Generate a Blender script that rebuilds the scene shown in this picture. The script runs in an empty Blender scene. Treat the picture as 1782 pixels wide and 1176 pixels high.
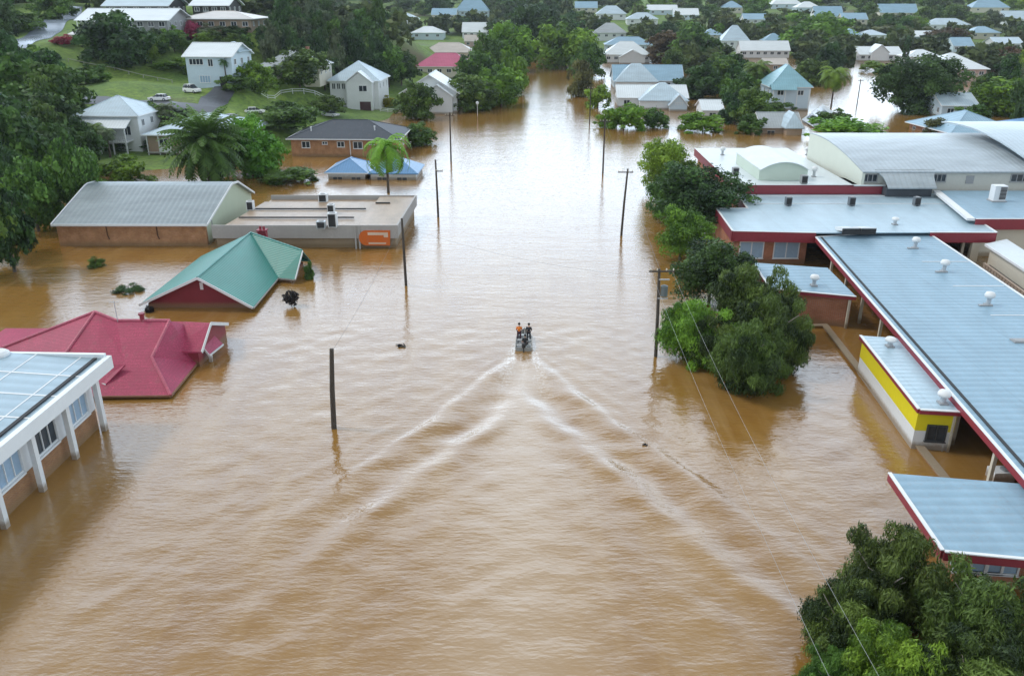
import bpy, math, random
import numpy as np
from mathutils import Vector, Matrix
R = math.radians
random.seed(7)
C = bpy.context.scene.collection
S = bpy.context.scene

# ------------------------------------------------------------------ camera
F_PX, CX, CY, CAM_H = 1450.0, 891.0, 588.0, 30.0
PITCH = math.atan(598.0 / F_PX)
cam = bpy.data.cameras.new('camera')
cam.sensor_width = 36.0
cam.lens = 36.0 * F_PX / 1782.0
cam.clip_start, cam.clip_end = 0.5, 8000
camo = bpy.data.objects.new('camera', cam)
C.objects.link(camo)
camo.location = (0, 0, CAM_H)
camo.rotation_euler = (R(90) - PITCH, 0, 0)
S.camera = camo

# ------------------------------------------------------------------ sky and sun (overcast)
SUN_EL, SUN_AZ = R(50), R(-82)          # azimuth measured from +y towards +x
w = bpy.data.worlds.new('World')
S.world = w
w.use_nodes = True
nt = w.node_tree
for n in list(nt.nodes):
    nt.nodes.remove(n)
def N(t, typ, **kw):
    n = t.nodes.new(typ)
    for k, v in kw.items():
        setattr(n, k, v)
    return n
out = N(nt, 'ShaderNodeOutputWorld')
bg = N(nt, 'ShaderNodeBackground')
bg.inputs['Strength'].default_value = 0.125
sky = N(nt, 'ShaderNodeTexSky', sky_type='NISHITA')
sky.sun_disc = False
sky.sun_elevation = SUN_EL
sky.sun_rotation = SUN_AZ
tc = N(nt, 'ShaderNodeTexCoord')
mp = N(nt, 'ShaderNodeMapping')
mp.inputs['Scale'].default_value = (1.2, 1.2, 3.0)
nz = N(nt, 'ShaderNodeTexNoise')
nz.inputs['Scale'].default_value = 1.8
nz.inputs['Detail'].default_value = 6
nz.inputs['Roughness'].default_value = 0.55
rp = N(nt, 'ShaderNodeValToRGB')
rp.color_ramp.elements[0].position = 0.32
rp.color_ramp.elements[0].color = (5.2, 5.9, 6.7, 1)
rp.color_ramp.elements[1].position = 0.66
rp.color_ramp.elements[1].color = (9.6, 10.0, 10.4, 1)
mx = N(nt, 'ShaderNodeMix', data_type='RGBA')
mx.inputs[0].default_value = 0.85
nt.links.new(tc.outputs['Generated'], mp.inputs[0])
nt.links.new(mp.outputs[0], nz.inputs['Vector'])
nt.links.new(nz.outputs[0], rp.inputs[0])
nt.links.new(sky.outputs[0], mx.inputs[6])
nt.links.new(rp.outputs[0], mx.inputs[7])
# the cloud sheet is thinner and brighter low down ahead of the camera
sx = N(nt, 'ShaderNodeSeparateXYZ')
nt.links.new(tc.outputs['Generated'], sx.inputs[0])
el = N(nt, 'ShaderNodeMapRange', interpolation_type='SMOOTHSTEP')
for k, v in (('From Min', 0.76), ('From Max', 0.46), ('To Min', 0.0), ('To Max', 1.0)):
    el.inputs[k].default_value = v
nt.links.new(sx.outputs[2], el.inputs[0])
fw = N(nt, 'ShaderNodeMapRange', interpolation_type='SMOOTHSTEP')
for k, v in (('From Min', -0.5), ('From Max', 0.9), ('To Min', 0.2), ('To Max', 1.0)):
    fw.inputs[k].default_value = v
nt.links.new(sx.outputs[1], fw.inputs[0])
gm = N(nt, 'ShaderNodeMath', operation='MULTIPLY')
nt.links.new(el.outputs[0], gm.inputs[0]); nt.links.new(fw.outputs[0], gm.inputs[1])
gain = N(nt, 'ShaderNodeMix', data_type='RGBA')
gain.inputs[6].default_value = (0.74, 0.735, 0.70, 1)
gain.inputs[7].default_value = (2.25, 2.5, 2.72, 1)
nt.links.new(gm.outputs[0], gain.inputs[0])
mg = N(nt, 'ShaderNodeMix', data_type='RGBA', blend_type='MULTIPLY')
mg.inputs[0].default_value = 1.0
nt.links.new(mx.outputs[2], mg.inputs[6]); nt.links.new(gain.outputs[2], mg.inputs[7])
lo = N(nt, 'ShaderNodeMapRange', interpolation_type='SMOOTHSTEP')
for k, v in (('From Min', 0.36), ('From Max', 0.14), ('To Min', 1.0), ('To Max', 1.4)):
    lo.inputs[k].default_value = v
nt.links.new(sx.outputs[2], lo.inputs[0])
vm = N(nt, 'ShaderNodeVectorMath', operation='SCALE')
nt.links.new(mg.outputs[2], vm.inputs[0]); nt.links.new(lo.outputs[0], vm.inputs['Scale'])
nt.links.new(vm.outputs[0], bg.inputs[0])
nt.links.new(bg.outputs[0], out.inputs[0])

sun = bpy.data.lights.new('sun', 'SUN')
sun.energy = 1.5
sun.angle = R(10)
sun.color = (1.0, 0.96, 0.9)
suno = bpy.data.objects.new('sun', sun)
C.objects.link(suno)
sd = Vector((math.sin(SUN_AZ) * math.cos(SUN_EL), math.cos(SUN_AZ) * math.cos(SUN_EL), math.sin(SUN_EL)))
suno.rotation_euler = (-sd).to_track_quat('-Z', 'Y').to_euler()
suno.location = sd * 200

S.view_settings.view_transform = 'Standard'
S.view_settings.look = 'None'
S.view_settings.gamma = 1
S.view_settings.use_curve_mapping = False
S.view_settings.exposure = 0.0
S.cycles.max_bounces = 6
S.cycles.transparent_max_bounces = 6

# ------------------------------------------------------------------ picture survey: pixel + height -> place
_s, _c = math.sin(PITCH), math.cos(PITCH)
def ray(u, v):
    a, b = (u - CX) / F_PX, (CY - v) / F_PX
    return (a, _c + b * _s, -_s + b * _c)
def P(u, v, z=0.0):
    d = ray(u, v)
    t = (z - CAM_H) / d[2]
    return Vector((d[0] * t, d[1] * t, z))
def PD(u, v, y):
    d = ray(u, v)
    t = y / d[1]
    return Vector((d[0] * t, y, CAM_H + d[2] * t))
def proj(p):
    fw = p[1] * _c - (p[2] - CAM_H) * _s
    up = p[1] * _s + (p[2] - CAM_H) * _c
    return CX + F_PX * p[0] / fw, CY - F_PX * up / fw, fw
def zat(y, v):
    b = (CY - v) / F_PX
    return CAM_H + (b * y * _c - y * _s) / (_c + b * _s)

# ------------------------------------------------------------------ materials
MATS = {}
def base_mat(name):
    m = bpy.data.materials.new(name)
    m.use_nodes = True
    t = m.node_tree
    b = t.nodes['Principled BSDF']
    return m, t, b
def link(t, a, b):
    t.links.new(a, b)
def mixc(t, f, a, b, blend='MIX'):
    n = N(t, 'ShaderNodeMix', data_type='RGBA', blend_type=blend)
    for s, v in ((0, f), (6, a), (7, b)):
        if isinstance(v, (int, float)):
            n.inputs[s].default_value = v
        elif isinstance(v, tuple):
            n.inputs[s].default_value = (v[0], v[1], v[2], 1)
        else:
            link(t, v, n.inputs[s])
    return n.outputs[2]
def noise(t, vec, scale, detail=4, rough=0.55):
    n = N(t, 'ShaderNodeTexNoise')
    n.inputs['Scale'].default_value = scale
    n.inputs['Detail'].default_value = detail
    n.inputs['Roughness'].default_value = rough
    if vec is not None:
        link(t, vec, n.inputs['Vector'])
    return n.outputs[0]
def ramp(t, f, p0, p1, c0=(0, 0, 0), c1=(1, 1, 1)):
    n = N(t, 'ShaderNodeValToRGB')
    n.color_ramp.elements[0].position = p0
    n.color_ramp.elements[1].position = p1
    n.color_ramp.elements[0].color = (*c0, 1)
    n.color_ramp.elements[1].color = (*c1, 1)
    link(t, f, n.inputs[0])
    return n.outputs[0]
def bump(t, h, strength, dist, b, nrm=None):
    n = N(t, 'ShaderNodeBump')
    n.inputs['Strength'].default_value = strength
    n.inputs['Distance'].default_value = dist
    link(t, h, n.inputs['Height'])
    if nrm is not None:
        link(t, nrm, n.inputs['Normal'])
    if b is not None:
        link(t, n.outputs[0], b.inputs['Normal'])
    return n.outputs[0]
def objco(t):
    return N(t, 'ShaderNodeTexCoord').outputs['Object']
def mapped(t, vec, scale=(1, 1, 1), rot=(0, 0, 0)):
    n = N(t, 'ShaderNodeMapping')
    n.inputs['Scale'].default_value = scale
    n.inputs['Rotation'].default_value = rot
    link(t, vec, n.inputs[0])
    return n.outputs[0]
def sc(c, k):
    return (c[0] * k, c[1] * k, c[2] * k)

def paint(name, col, rough=0.6, amt=0.22, scale=0.8, streak=False, metallic=0.0, silt=False):
    """painted or plain surface with uneven weathering"""
    if name in MATS:
        return MATS[name]
    m, t, b = base_mat(name)
    co = objco(t)
    v = mapped(t, co, (1, 1, 0.25)) if streak else co
    n1 = noise(t, v, scale, 6, 0.65)
    n2 = noise(t, co, scale * 7, 3)
    c = mixc(t, ramp(t, n1, 0.3, 0.72), sc(col, 1 - amt), sc(col, 1 + amt * 0.5))
    c = mixc(t, ramp(t, n2, 0.35, 0.75), sc(col, 1 - amt * 0.6), c)
    if silt:
        # tide mark of mud left a hand's breadth above the water
        z = N(t, 'ShaderNodeMapRange')
        for k, v in (('From Min', 0.12), ('From Max', 0.5), ('To Min', 0.75), ('To Max', 0.0)):
            z.inputs[k].default_value = v
        s2 = N(t, 'ShaderNodeSeparateXYZ')
        link(t, N(t, 'ShaderNodeNewGeometry').outputs['Position'], s2.inputs[0])
        ad = N(t, 'ShaderNodeMath', operation='MULTIPLY_ADD')
        link(t, n2, ad.inputs[0]); ad.inputs[1].default_value = -0.35
        link(t, s2.outputs[2], ad.inputs[2])
        link(t, ad.outputs[0], z.inputs[0])
        c = mixc(t, z.outputs[0], c, (0.2, 0.13, 0.06))
    link(t, c, b.inputs['Base Color'])
    b.inputs['Roughness'].default_value = rough
    b.inputs['Metallic'].default_value = metallic
    MATS[name] = m
    return m
def sheet(name, col, axis='X', period=0.5, rough=0.38, dirt=(0.25, 0.2, 0.16), rot=0.0, amt=0.2, dirt_amt=0.35, bstr=0.5):
    """profiled metal sheet roofing: ribs along one axis, lapped sheets, weather stains"""
    if name in MATS:
        return MATS[name]
    m, t, b = base_mat(name)
    co = objco(t)
    if rot:
        co = mapped(t, co, (1, 1, 1), (0, 0, rot))
    wv = N(t, 'ShaderNodeTexWave', wave_type='BANDS', bands_direction=axis, wave_profile='SIN')
    wv.inputs['Scale'].default_value = 0.314 / period
    link(t, co, wv.inputs['Vector'])
    lap = N(t, 'ShaderNodeTexWave', wave_type='BANDS', bands_direction=('Y' if axis == 'X' else 'X'), wave_profile='SAW')
    lap.inputs['Scale'].default_value = 0.314 / 5.5
    lap.inputs['Distortion'].default_value = 0.15
    link(t, co, lap.inputs['Vector'])
    n1 = noise(t, mapped(t, co, (0.35, 1, 1) if axis == 'X' else (1, 0.35, 1)), 0.55, 7, 0.65)
    n2 = noise(t, co, 5, 4)
    c = mixc(t, ramp(t, n1, 0.3, 0.75), sc(col, 1 - amt), sc(col, 1 + amt * 0.45))
    c = mixc(t, ramp(t, wv.outputs[0], 0.0, 0.35, (0.22, 0.22, 0.22), (0, 0, 0)), c, sc(col, 0.55))
    c = mixc(t, ramp(t, lap.outputs[0], 0.955, 1.0, (0, 0, 0), (0.3, 0.3, 0.3)), c, sc(col, 0.6))
    d = N(t, 'ShaderNodeMath', operation='MULTIPLY')
    link(t, ramp(t, n2, 0.5, 0.8), d.inputs[0])
    d.inputs[1].default_value = dirt_amt
    c = mixc(t, d.outputs[0], c, dirt)
    link(t, c, b.inputs['Base Color'])
    b.inputs['Roughness'].default_value = rough
    b.inputs['Metallic'].default_value = 0.0
    bump(t, wv.outputs[0], bstr, 0.04, b)
    MATS[name] = m
    return m
def brick(name, c1, c2, mortar=(0.35, 0.3, 0.25), scale=1.0):
    if name in MATS:
        return MATS[name]
    m, t, b = base_mat(name)
    co = objco(t)
    sp = N(t, 'ShaderNodeSeparateXYZ')
    link(t, co, sp.inputs[0])
    ad = N(t, 'ShaderNodeMath', operation='ADD')
    link(t, sp.outputs[0], ad.inputs[0]); link(t, sp.outputs[1], ad.inputs[1])
    cb = N(t, 'ShaderNodeCombineXYZ')
    link(t, ad.outputs[0], cb.inputs[0]); link(t, sp.outputs[2], cb.inputs[1])
    bk = N(t, 'ShaderNodeTexBrick')
    bk.inputs['Scale'].default_value = scale
    bk.inputs['Brick Width'].default_value = 0.24
    bk.inputs['Row Height'].default_value = 0.086
    bk.inputs['Mortar Size'].default_value = 0.008
    bk.inputs['Color1'].default_value = (*c1, 1)
    bk.inputs['Color2'].default_value = (*c2, 1)
    bk.inputs['Mortar'].default_value = (*mortar, 1)
    link(t, cb.outputs[0], bk.inputs['Vector'])
    n1 = noise(t, co, 0.9, 6)
    c = mixc(t, ramp(t, n1, 0.35, 0.7), mixc(t, 1.0, bk.outputs[0], (0.7, 0.66, 0.6), 'MULTIPLY'), bk.outputs[0])
    # silt band left by the flood just above the water line
    z = N(t, 'ShaderNodeMapRange')
    z.inputs['From Min'].default_value = 0.25; z.inputs['From Max'].default_value = 0.75
    z.inputs['To Min'].default_value = 0.65; z.inputs['To Max'].default_value = 0.0
    ge = N(t, 'ShaderNodeNewGeometry')
    s2 = N(t, 'ShaderNodeSeparateXYZ')
    link(t, ge.outputs['Position'], s2.inputs[0])
    link(t, s2.outputs[2], z.inputs[0])
    c = mixc(t, z.outputs[0], c, (0.2, 0.13, 0.06))
    link(t, c, b.inputs['Base Color'])
    b.inputs['Roughness'].default_value = 0.85
    MATS[name] = m
    return m
def tiles(name, col):
    if name in MATS:
        return MATS[name]
    m, t, b = base_mat(name)
    co = objco(t)
    wv = N(t, 'ShaderNodeTexWave', wave_type='BANDS', bands_direction='Z', wave_profile='SAW')
    wv.inputs['Scale'].default_value = 0.314 / 0.16
    link(t, co, wv.inputs['Vector'])
    n1 = noise(t, co, 0.8, 6)
    n2 = noise(t, co, 9, 2)
    c = mixc(t, ramp(t, n1, 0.3, 0.7), sc(col, 0.68), sc(col, 1.22))
    c = mixc(t, ramp(t, n2, 0.4, 0.75), sc(col, 0.62), c)
    n3 = noise(t, mapped(t, co, (1.2, 0.3, 1)), 1.6, 5, 0.7)
    c = mixc(t, ramp(t, n3, 0.55, 0.8, (0, 0, 0), (0.45, 0.45, 0.45)), c, (0.16, 0.12, 0.1))
    c = mixc(t, ramp(t, wv.outputs[0], 0.0, 0.25, (0.5, 0.5, 0.5), (0, 0, 0)), c, sc(col, 0.45))
    link(t, c, b.inputs['Base Color'])
    b.inputs['Roughness'].default_value = 0.6
    bump(t, wv.outputs[0], 0.5, 0.04, b)
    MATS[name] = m
    return m
def glass(name, col=(0.03, 0.04, 0.05), rough=0.08):
    if name in MATS:
        return MATS[name]
    m, t, b = base_mat(name)
    n1 = noise(t, objco(t), 1.3, 2)
    link(t, mixc(t, n1, sc(col, 0.5), sc(col, 1.6)), b.inputs['Base Color'])
    b.inputs['Roughness'].default_value = rough
    MATS[name] = m
    return m
def leafmat(name, dark, light, trans=0.25, hue=0.18):
    if name in MATS:
        return MATS[name]
    m, t, b = base_mat(name)
    a = N(t, 'ShaderNodeAttribute', attribute_name='tint')
    oi = N(t, 'ShaderNodeObjectInfo')
    c = mixc(t, a.outputs['Fac'], dark, light)
    mr = N(t, 'ShaderNodeMapRange')
    mr.inputs['To Min'].default_value = 1 - hue; mr.inputs['To Max'].default_value = 1 + hue
    link(t, oi.outputs['Random'], mr.inputs[0])
    hs = N(t, 'ShaderNodeHueSaturation')
    link(t, mr.outputs[0], hs.inputs['Value'])
    m2 = N(t, 'ShaderNodeMapRange')
    m2.inputs['To Min'].default_value = 0.485; m2.inputs['To Max'].default_value = 0.515
    mm = N(t, 'ShaderNodeMath', operation='FRACT')
    m3 = N(t, 'ShaderNodeMath', operation='MULTIPLY')
    link(t, oi.outputs['Random'], m3.inputs[0]); m3.inputs[1].default_value = 7.31
    link(t, m3.outputs[0], mm.inputs[0]); link(t, mm.outputs[0], m2.inputs[0])
    link(t, m2.outputs[0], hs.inputs['Hue'])
    link(t, c, hs.inputs['Color'])
    link(t, hs.outputs[0], b.inputs['Base Color'])
    b.inputs['Roughness'].default_value = 0.55
    b.inputs['Specular IOR Level'].default_value = 0.25
    tr = N(t, 'ShaderNodeBsdfTranslucent')
    link(t, hs.outputs[0], tr.inputs[0])
    ms = N(t, 'ShaderNodeMixShader')
    ms.inputs[0].default_value = trans
    link(t, b.outputs[0], ms.inputs[1]); link(t, tr.outputs[0], ms.inputs[2])
    link(t, ms.outputs[0], t.nodes['Material Output'].inputs[0])
    MATS[name] = m
    return m

# ------------------------------------------------------------------ mesh building
def tag(o, label=None, cat=None, group=None, kind=None):
    if label: o['label'] = label
    if cat: o['category'] = cat
    if group: o['group'] = group
    if kind: o['kind'] = kind
    return o
def thing(name, label, cat, loc=(0, 0, 0), rz=0.0, group=None):
    o = bpy.data.objects.new(name, None)
    o.empty_display_size = 0.5
    C.objects.link(o)
    o.location = loc
    o.rotation_euler = (0, 0, rz)
    return tag(o, label, cat, group)
class MB:
    def __init__(s):
        s.v, s.f, s.sm = [], [], False
    def poly(s, pts):
        i = len(s.v)
        s.v += [tuple(p) for p in pts]
        s.f.append(tuple(range(i, i + len(pts))))
        return s
    def box(s, a, b):
        x0, y0, z0 = a; x1, y1, z1 = b
        i = len(s.v)
        s.v += [(x0, y0, z0), (x1, y0, z0), (x1, y1, z0), (x0, y1, z0), (x0, y0, z1), (x1, y0, z1), (x1, y1, z1), (x0, y1, z1)]
        s.f += [tuple(i + k for k in q) for q in ((0, 3, 2, 1), (4, 5, 6, 7), (0, 1, 5, 4), (1, 2, 6, 5), (2, 3, 7, 6), (3, 0, 4, 7))]
        return s
    def bar(s, p, q, wx, wz):
        """box-section bar from p to q, wx wide, wz deep"""
        p, q = Vector(p), Vector(q)
        d = (q - p).normalized()
        up = Vector((0, 0, 1)) if abs(d.z) < 0.95 else Vector((0, 1, 0))
        r = d.cross(up).normalized()
        u = r.cross(d)
        i = len(s.v)
        for e in (p, q):
            for a, b in ((-1, -1), (1, -1), (1, 1), (-1, 1)):
                s.v.append(tuple(e + r * a * wx / 2 + u * b * wz / 2))
        s.f += [tuple(i + k for k in t) for t in ((0, 1, 2, 3), (7, 6, 5, 4), (0, 4, 5, 1), (1, 5, 6, 2), (2, 6, 7, 3), (3, 7, 4, 0))]
        return s
    def tube(s, pts, rad, n=8, cap=True):
        pts = [Vector(p) for p in pts]
        if not isinstance(rad, (list, tuple)):
            rad = [rad] * len(pts)
        i0 = len(s.v)
        for k, p in enumerate(pts):
            d = (pts[min(k + 1, len(pts) - 1)] - pts[max(k - 1, 0)]).normalized()
            up = Vector((0, 0, 1)) if abs(d.z) < 0.9 else Vector((0, 1, 0))
            r = d.cross(up).normalized(); u = r.cross(d)
            for j in range(n):
                a = 2 * math.pi * j / n
                s.v.append(tuple(p + (r * math.cos(a) + u * math.sin(a)) * rad[k]))
        for k in range(len(pts) - 1):
            for j in range(n):
                a = i0 + k * n + j; b = i0 + k * n + (j + 1) % n
                s.f.append((a, b, b + n, a + n))
        if cap:
            s.f.append(tuple(i0 + j for j in range(n))[::-1])
            s.f.append(tuple(i0 + (len(pts) - 1) * n + j for j in range(n)))
        return s
    def lathe(s, prof, c=(0, 0, 0), n=12):
        i0 = len(s.v)
        for r, z in prof:
            for j in range(n):
                a = 2 * math.pi * j / n
                s.v.append((c[0] + r * math.cos(a), c[1] + r * math.sin(a), c[2] + z))
        for k in range(len(prof) - 1):
            for j in range(n):
                a = i0 + k * n + j; b = i0 + k * n + (j + 1) % n
                s.f.append((a, b, b + n, a + n))
        s.f.append(tuple(i0 + j for j in range(n))[::-1])
        s.f.append(tuple(i0 + (len(prof) - 1) * n + j for j in range(n)))
        return s
    def prism(s, pts, z0, z1):
        """polygon outline (xy) extruded from z0 to z1"""
        n = len(pts); i = len(s.v)
        s.v += [(p[0], p[1], z0) for p in pts] + [(p[0], p[1], z1) for p in pts]
        s.f.append(tuple(i + k for k in range(n))[::-1])
        s.f.append(tuple(i + n + k for k in range(n)))
        for k in range(n):
            k2 = (k + 1) % n
            s.f.append((i + k, i + k2, i + n + k2, i + n + k))
        return s
    def slab(s, pts, th):
        """3-D polygon given thickness th downwards"""
        n = len(pts); i = len(s.v)
        s.v += [(p[0], p[1], p[2] - th) for p in pts] + [(p[0], p[1], p[2]) for p in pts]
        s.f.append(tuple(i + k for k in range(n))[::-1])
        s.f.append(tuple(i + n + k for k in range(n)))
        for k in range(n):
            k2 = (k + 1) % n
            s.f.append((i + k, i + k2, i + n + k2, i + n + k))
        return s
    def hip(s, x0, x1, y0, y1, z, rise, th=0.18, inset=None):
        """solid hipped roof over a rectangle"""
        lx, ly = x1 - x0, y1 - y0
        k = min(lx, ly) / 2 if inset is None else inset
        i = len(s.v)
        s.v += [(x0, y0, z), (x1, y0, z), (x1, y1, z), (x0, y1, z), (x0, y0, z + th), (x1, y0, z + th), (x1, y1, z + th), (x0, y1, z + th)]
        if lx >= ly:
            s.v += [(x0 + k, (y0 + y1) / 2, z + th + rise), (x1 - k, (y0 + y1) / 2, z + th + rise)]
            tf = ((4, 5, 9, 8), (5, 6, 9), (6, 7, 8, 9), (7, 4, 8))
        else:
            s.v += [((x0 + x1) / 2, y0 + k, z + th + rise), ((x0 + x1) / 2, y1 - k, z + th + rise)]
            tf = ((4, 5, 8), (5, 6, 9, 8), (6, 7, 9), (7, 4, 8, 9))
        s.f += [tuple(i + q for q in t) for t in ((0, 3, 2, 1), (0, 1, 5, 4), (1, 2, 6, 5), (2, 3, 7, 6), (3, 0, 4, 7)) + tf]
        return s
    def gable(s, x0, x1, y0, y1, z, rise, along='x', th=0.14):
        """two roof slabs meeting at a ridge"""
        if along == 'x':
            ym = (y0 + y1) / 2
            s.slab([(x0, y0, z), (x1, y0, z), (x1, ym, z + rise), (x0, ym, z + rise)], th)
            s.slab([(x0, ym + 0.002, z + rise), (x1, ym + 0.002, z + rise), (x1, y1, z), (x0, y1, z)], th)
        else:
            xm = (x0 + x1) / 2
            s.slab([(x0, y1, z), (x0, y0, z), (xm, y0, z + rise), (xm, y1, z + rise)], th)
            s.slab([(xm + 0.002, y1, z + rise), (xm + 0.002, y0, z + rise), (x1, y0, z), (x1, y1, z)], th)
        return s
    def sheet(s, prof, x0, x1, th=0.15):
        """curved sheet over a (y, z) profile between x0(y) and x1(y); shared vertices so it shades smoothly"""
        i = len(s.v); n = len(prof)
        for dz in (0, -th):
            for y, z in prof:
                s.v += [(x0(y), y, z + dz), (x1(y), y, z + dz)]
        for k in range(n - 1):
            a = i + 2 * k
            s.f.append((a, a + 1, a + 3, a + 2))
            b = i + 2 * n + 2 * k
            s.f.append((b, b + 2, b + 3, b + 1))
        i2 = len(s.v)
        s.v += [s.v[i + k] for k in range(4 * n)]
        for k in range(n - 1):
            for o in (0, 1):
                a = i2 + 2 * k + o
                s.f.append((a, a + 2, a + 2 * n + 2, a + 2 * n) if o else (a, a + 2 * n, a + 2 * n + 2, a + 2))
        for k in (0, n - 1):
            j = len(s.v)
            s.v += [s.v[i + 2 * k], s.v[i + 2 * k + 1], s.v[i + 2 * n + 2 * k + 1], s.v[i + 2 * n + 2 * k]]
            s.f.append((j, j + 1, j + 2, j + 3))
        return s
    def build(s, name, m, parent=None, label=None, world=False, smooth=False, fixn=True):
        v = s.v
        if world and parent is not None:
            L = parent.matrix_basis.inverted() if parent.rotation_euler[2] else None
            if L is not None:
                v = [tuple(L @ Vector(p)) for p in v]
            else:
                l = parent.location
                if parent.parent is not None:
                    l = parent.parent.location + l
                v = [(p[0] - l[0], p[1] - l[1], p[2] - l[2]) for p in v]
        me = bpy.data.meshes.new(name)
        me.from_pydata(v, [], s.f)
        if fixn:
            import bmesh
            bm = bmesh.new(); bm.from_mesh(me)
            bmesh.ops.recalc_face_normals(bm, faces=bm.faces)
            bm.to_mesh(me); bm.free()
        if smooth:
            me.polygons.foreach_set('use_smooth', [True] * len(me.polygons))
        me.materials.append(m)
        o = bpy.data.objects.new(name, me)
        C.objects.link(o)
        if parent is not None:
            o.parent = parent
        if label: o['label'] = label
        return o
def inset(pts, d):
    cx = sum(p[0] for p in pts) / len(pts); cy = sum(p[1] for p in pts) / len(pts)
    res = []
    for p in pts:
        vx, vy = p[0] - cx, p[1] - cy
        l = math.hypot(vx, vy)
        k = max(0.1, 1 - d * 1.414 / l)
        res.append((cx + vx * k, cy + vy * k))
    return res
# ------------------------------------------------------------------ terrain: a drowned flat and a hill on the left
CTRL = []
for u, v, y in ((278, 178, 186), (335, 163, 192), (445, 203, 184), (400, 142, 208), (375, 180, 188), (200, 140, 205), (470, 182, 200),
                (500, 132, 232), (150, 160, 200), (290, 75, 262), (440, 45, 285), (180, 55, 275), (60, 70, 250), (110, 35, 300),
                (540, 195, 212), (560, 80, 300), (650, 60, 360), (450, 10, 380), (300, 8, 330), (100, 5, 360), (600, 130, 275), (-150, 40, 300), (-60, 150, 190), (720, 80, 420)):
    p = PD(u, v, y)
    CTRL.append((p.x, p.y, p.z))
for u, v, z in ((620, 188, 0.4), (660, 192, 0.3), (700, 195, -0.2), (545, 200, 0.8), (250, 272, 0.3), (180, 275, 0.6), (330, 275, 0.2), (420, 265, 0.5), (470, 225, 1.2), (510, 290, -1.2), (590, 292, -1.5), (465, 275, -0.8), (700, 250, -1.4), (745, 225, -1.4), (560, 240, -0.8), (690, 290, -1.5), (120, 300, 0.4), (60, 330, 0.5),
                (0, 365, 0.3), (740, 205, -0.8), (760, 150, -0.5), (790, 110, 0.4), (150, 320, -1), (60, 400, -1.6), (200, 380, -1.6), (400, 300, -1.2), (640, 230, -1.2), (850, 200, -1.6), (780, 180, -1.4), (-200, 350, 1), (-300, 420, 0.5), (850, 120, -1.2)):
    p = P(u, v, z)
    CTRL.append((p.x, p.y, z))
for x in range(-300, 700, 60):
    for y in range(-40, 420, 40):
        if x > -30 or y < 100:
            CTRL.append((x, y, -1.8))
CTRL = np.array(CTRL)
def terrain(x, y):
    x = np.atleast_1d(np.asarray(x, float)); y = np.atleast_1d(np.asarray(y, float))
    d2 = (x[:, None] - CTRL[None, :, 0]) ** 2 + (y[:, None] - CTRL[None, :, 1]) ** 2
    wgt = 1.0 / (d2 + 30.0) ** 1.7
    h = (wgt * CTRL[None, :, 2]).sum(1) / wgt.sum(1)
    t = np.clip((y - 380 - 0.12 * np.abs(x - 60)) / 560.0, 0, 1)
    far = t * t * (3 - 2 * t) * 30.0
    fade = np.clip((y - 330) / 150.0, 0, 1)
    return np.where(x < -30, h * (1 - fade) + np.maximum(h, far) * fade, h * (1 - fade) + (far - 1.8 * (1 - t)) * fade)
def ground(x, y):
    return float(terrain(x, y)[0])
def march(u, v, lift=0.0, y0=60.0, y1=1500.0):
    """first place along a line of sight that lies `lift` metres above the ground (or the flood)"""
    d = ray(u, v)
    ys = np.concatenate([np.arange(y0, 320, 1.5), np.arange(320, y1, 6.0)])
    xs = d[0] / d[1] * ys
    zs = CAM_H + d[2] / d[1] * ys
    g = np.maximum(terrain(xs, ys), 0.0) + lift
    i = np.nonzero(zs <= g)[0]
    if len(i) == 0:
        return None
    k = int(i[0])
    return Vector((xs[k], ys[k], max(g[k] - lift, 0.0)))

xs = np.concatenate([np.arange(-900, -300, 40), np.arange(-300, -20, 4.0), np.arange(-20, 300, 20), np.arange(300, 1301, 50)])
ys = np.concatenate([np.arange(-40, 100, 20), np.arange(100, 330, 4.0), np.arange(330, 700, 15), np.arange(700, 2301, 80)])
gx, gy = np.meshgrid(xs, ys)
gz = terrain(gx.ravel(), gy.ravel()).reshape(gx.shape)
def grid_mesh(name, gx, gy, gz):
    ny, nx = gx.shape
    co = np.stack([gx, gy, gz], -1).reshape(-1, 3)
    ii = (np.arange(ny - 1)[:, None] * nx + np.arange(nx - 1)[None, :]).ravel()
    fa = np.stack([ii, ii + 1, ii + 1 + nx, ii + nx], -1)
    me = bpy.data.meshes.new(name)
    me.vertices.add(len(co)); me.vertices.foreach_set('co', co.ravel())
    me.loops.add(fa.size); me.loops.foreach_set('vertex_index', fa.ravel().astype(np.int32))
    me.polygons.add(len(fa)); me.polygons.foreach_set('loop_start', np.arange(0, fa.size, 4, dtype=np.int32))
    me.polygons.foreach_set('loop_total', np.full(len(fa), 4, dtype=np.int32))
    me.polygons.foreach_set('use_smooth', np.ones(len(fa), dtype=bool))
    me.update()
    return me
m, t, b = base_mat('grass_ground')
co = objco(t)
n1 = noise(t, co, 0.06, 6, 0.7); n2 = noise(t, co, 0.9, 5, 0.7); n3 = noise(t, co, 0.02, 3)
c = mixc(t, ramp(t, n1, 0.35, 0.65), (0.11, 0.22, 0.025), (0.28, 0.40, 0.05))
c = mixc(t, ramp(t, n2, 0.3, 0.8), (0.05, 0.095, 0.02), c)
c = mixc(t, ramp(t, n3, 0.58, 0.7), c, (0.12, 0.1, 0.05))
link(t, c, b.inputs['Base Color'])
b.inputs['Roughness'].default_value = 0.9
bump(t, n2, 0.6, 0.25, b)
me = grid_mesh('terrain', gx, gy, gz)
me.materials.append(m)
o = bpy.data.objects.new('terrain', me); C.objects.link(o)
tag(o, 'grassy hill rising from the flood on the left, drowned flat elsewhere', kind='structure')

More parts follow.
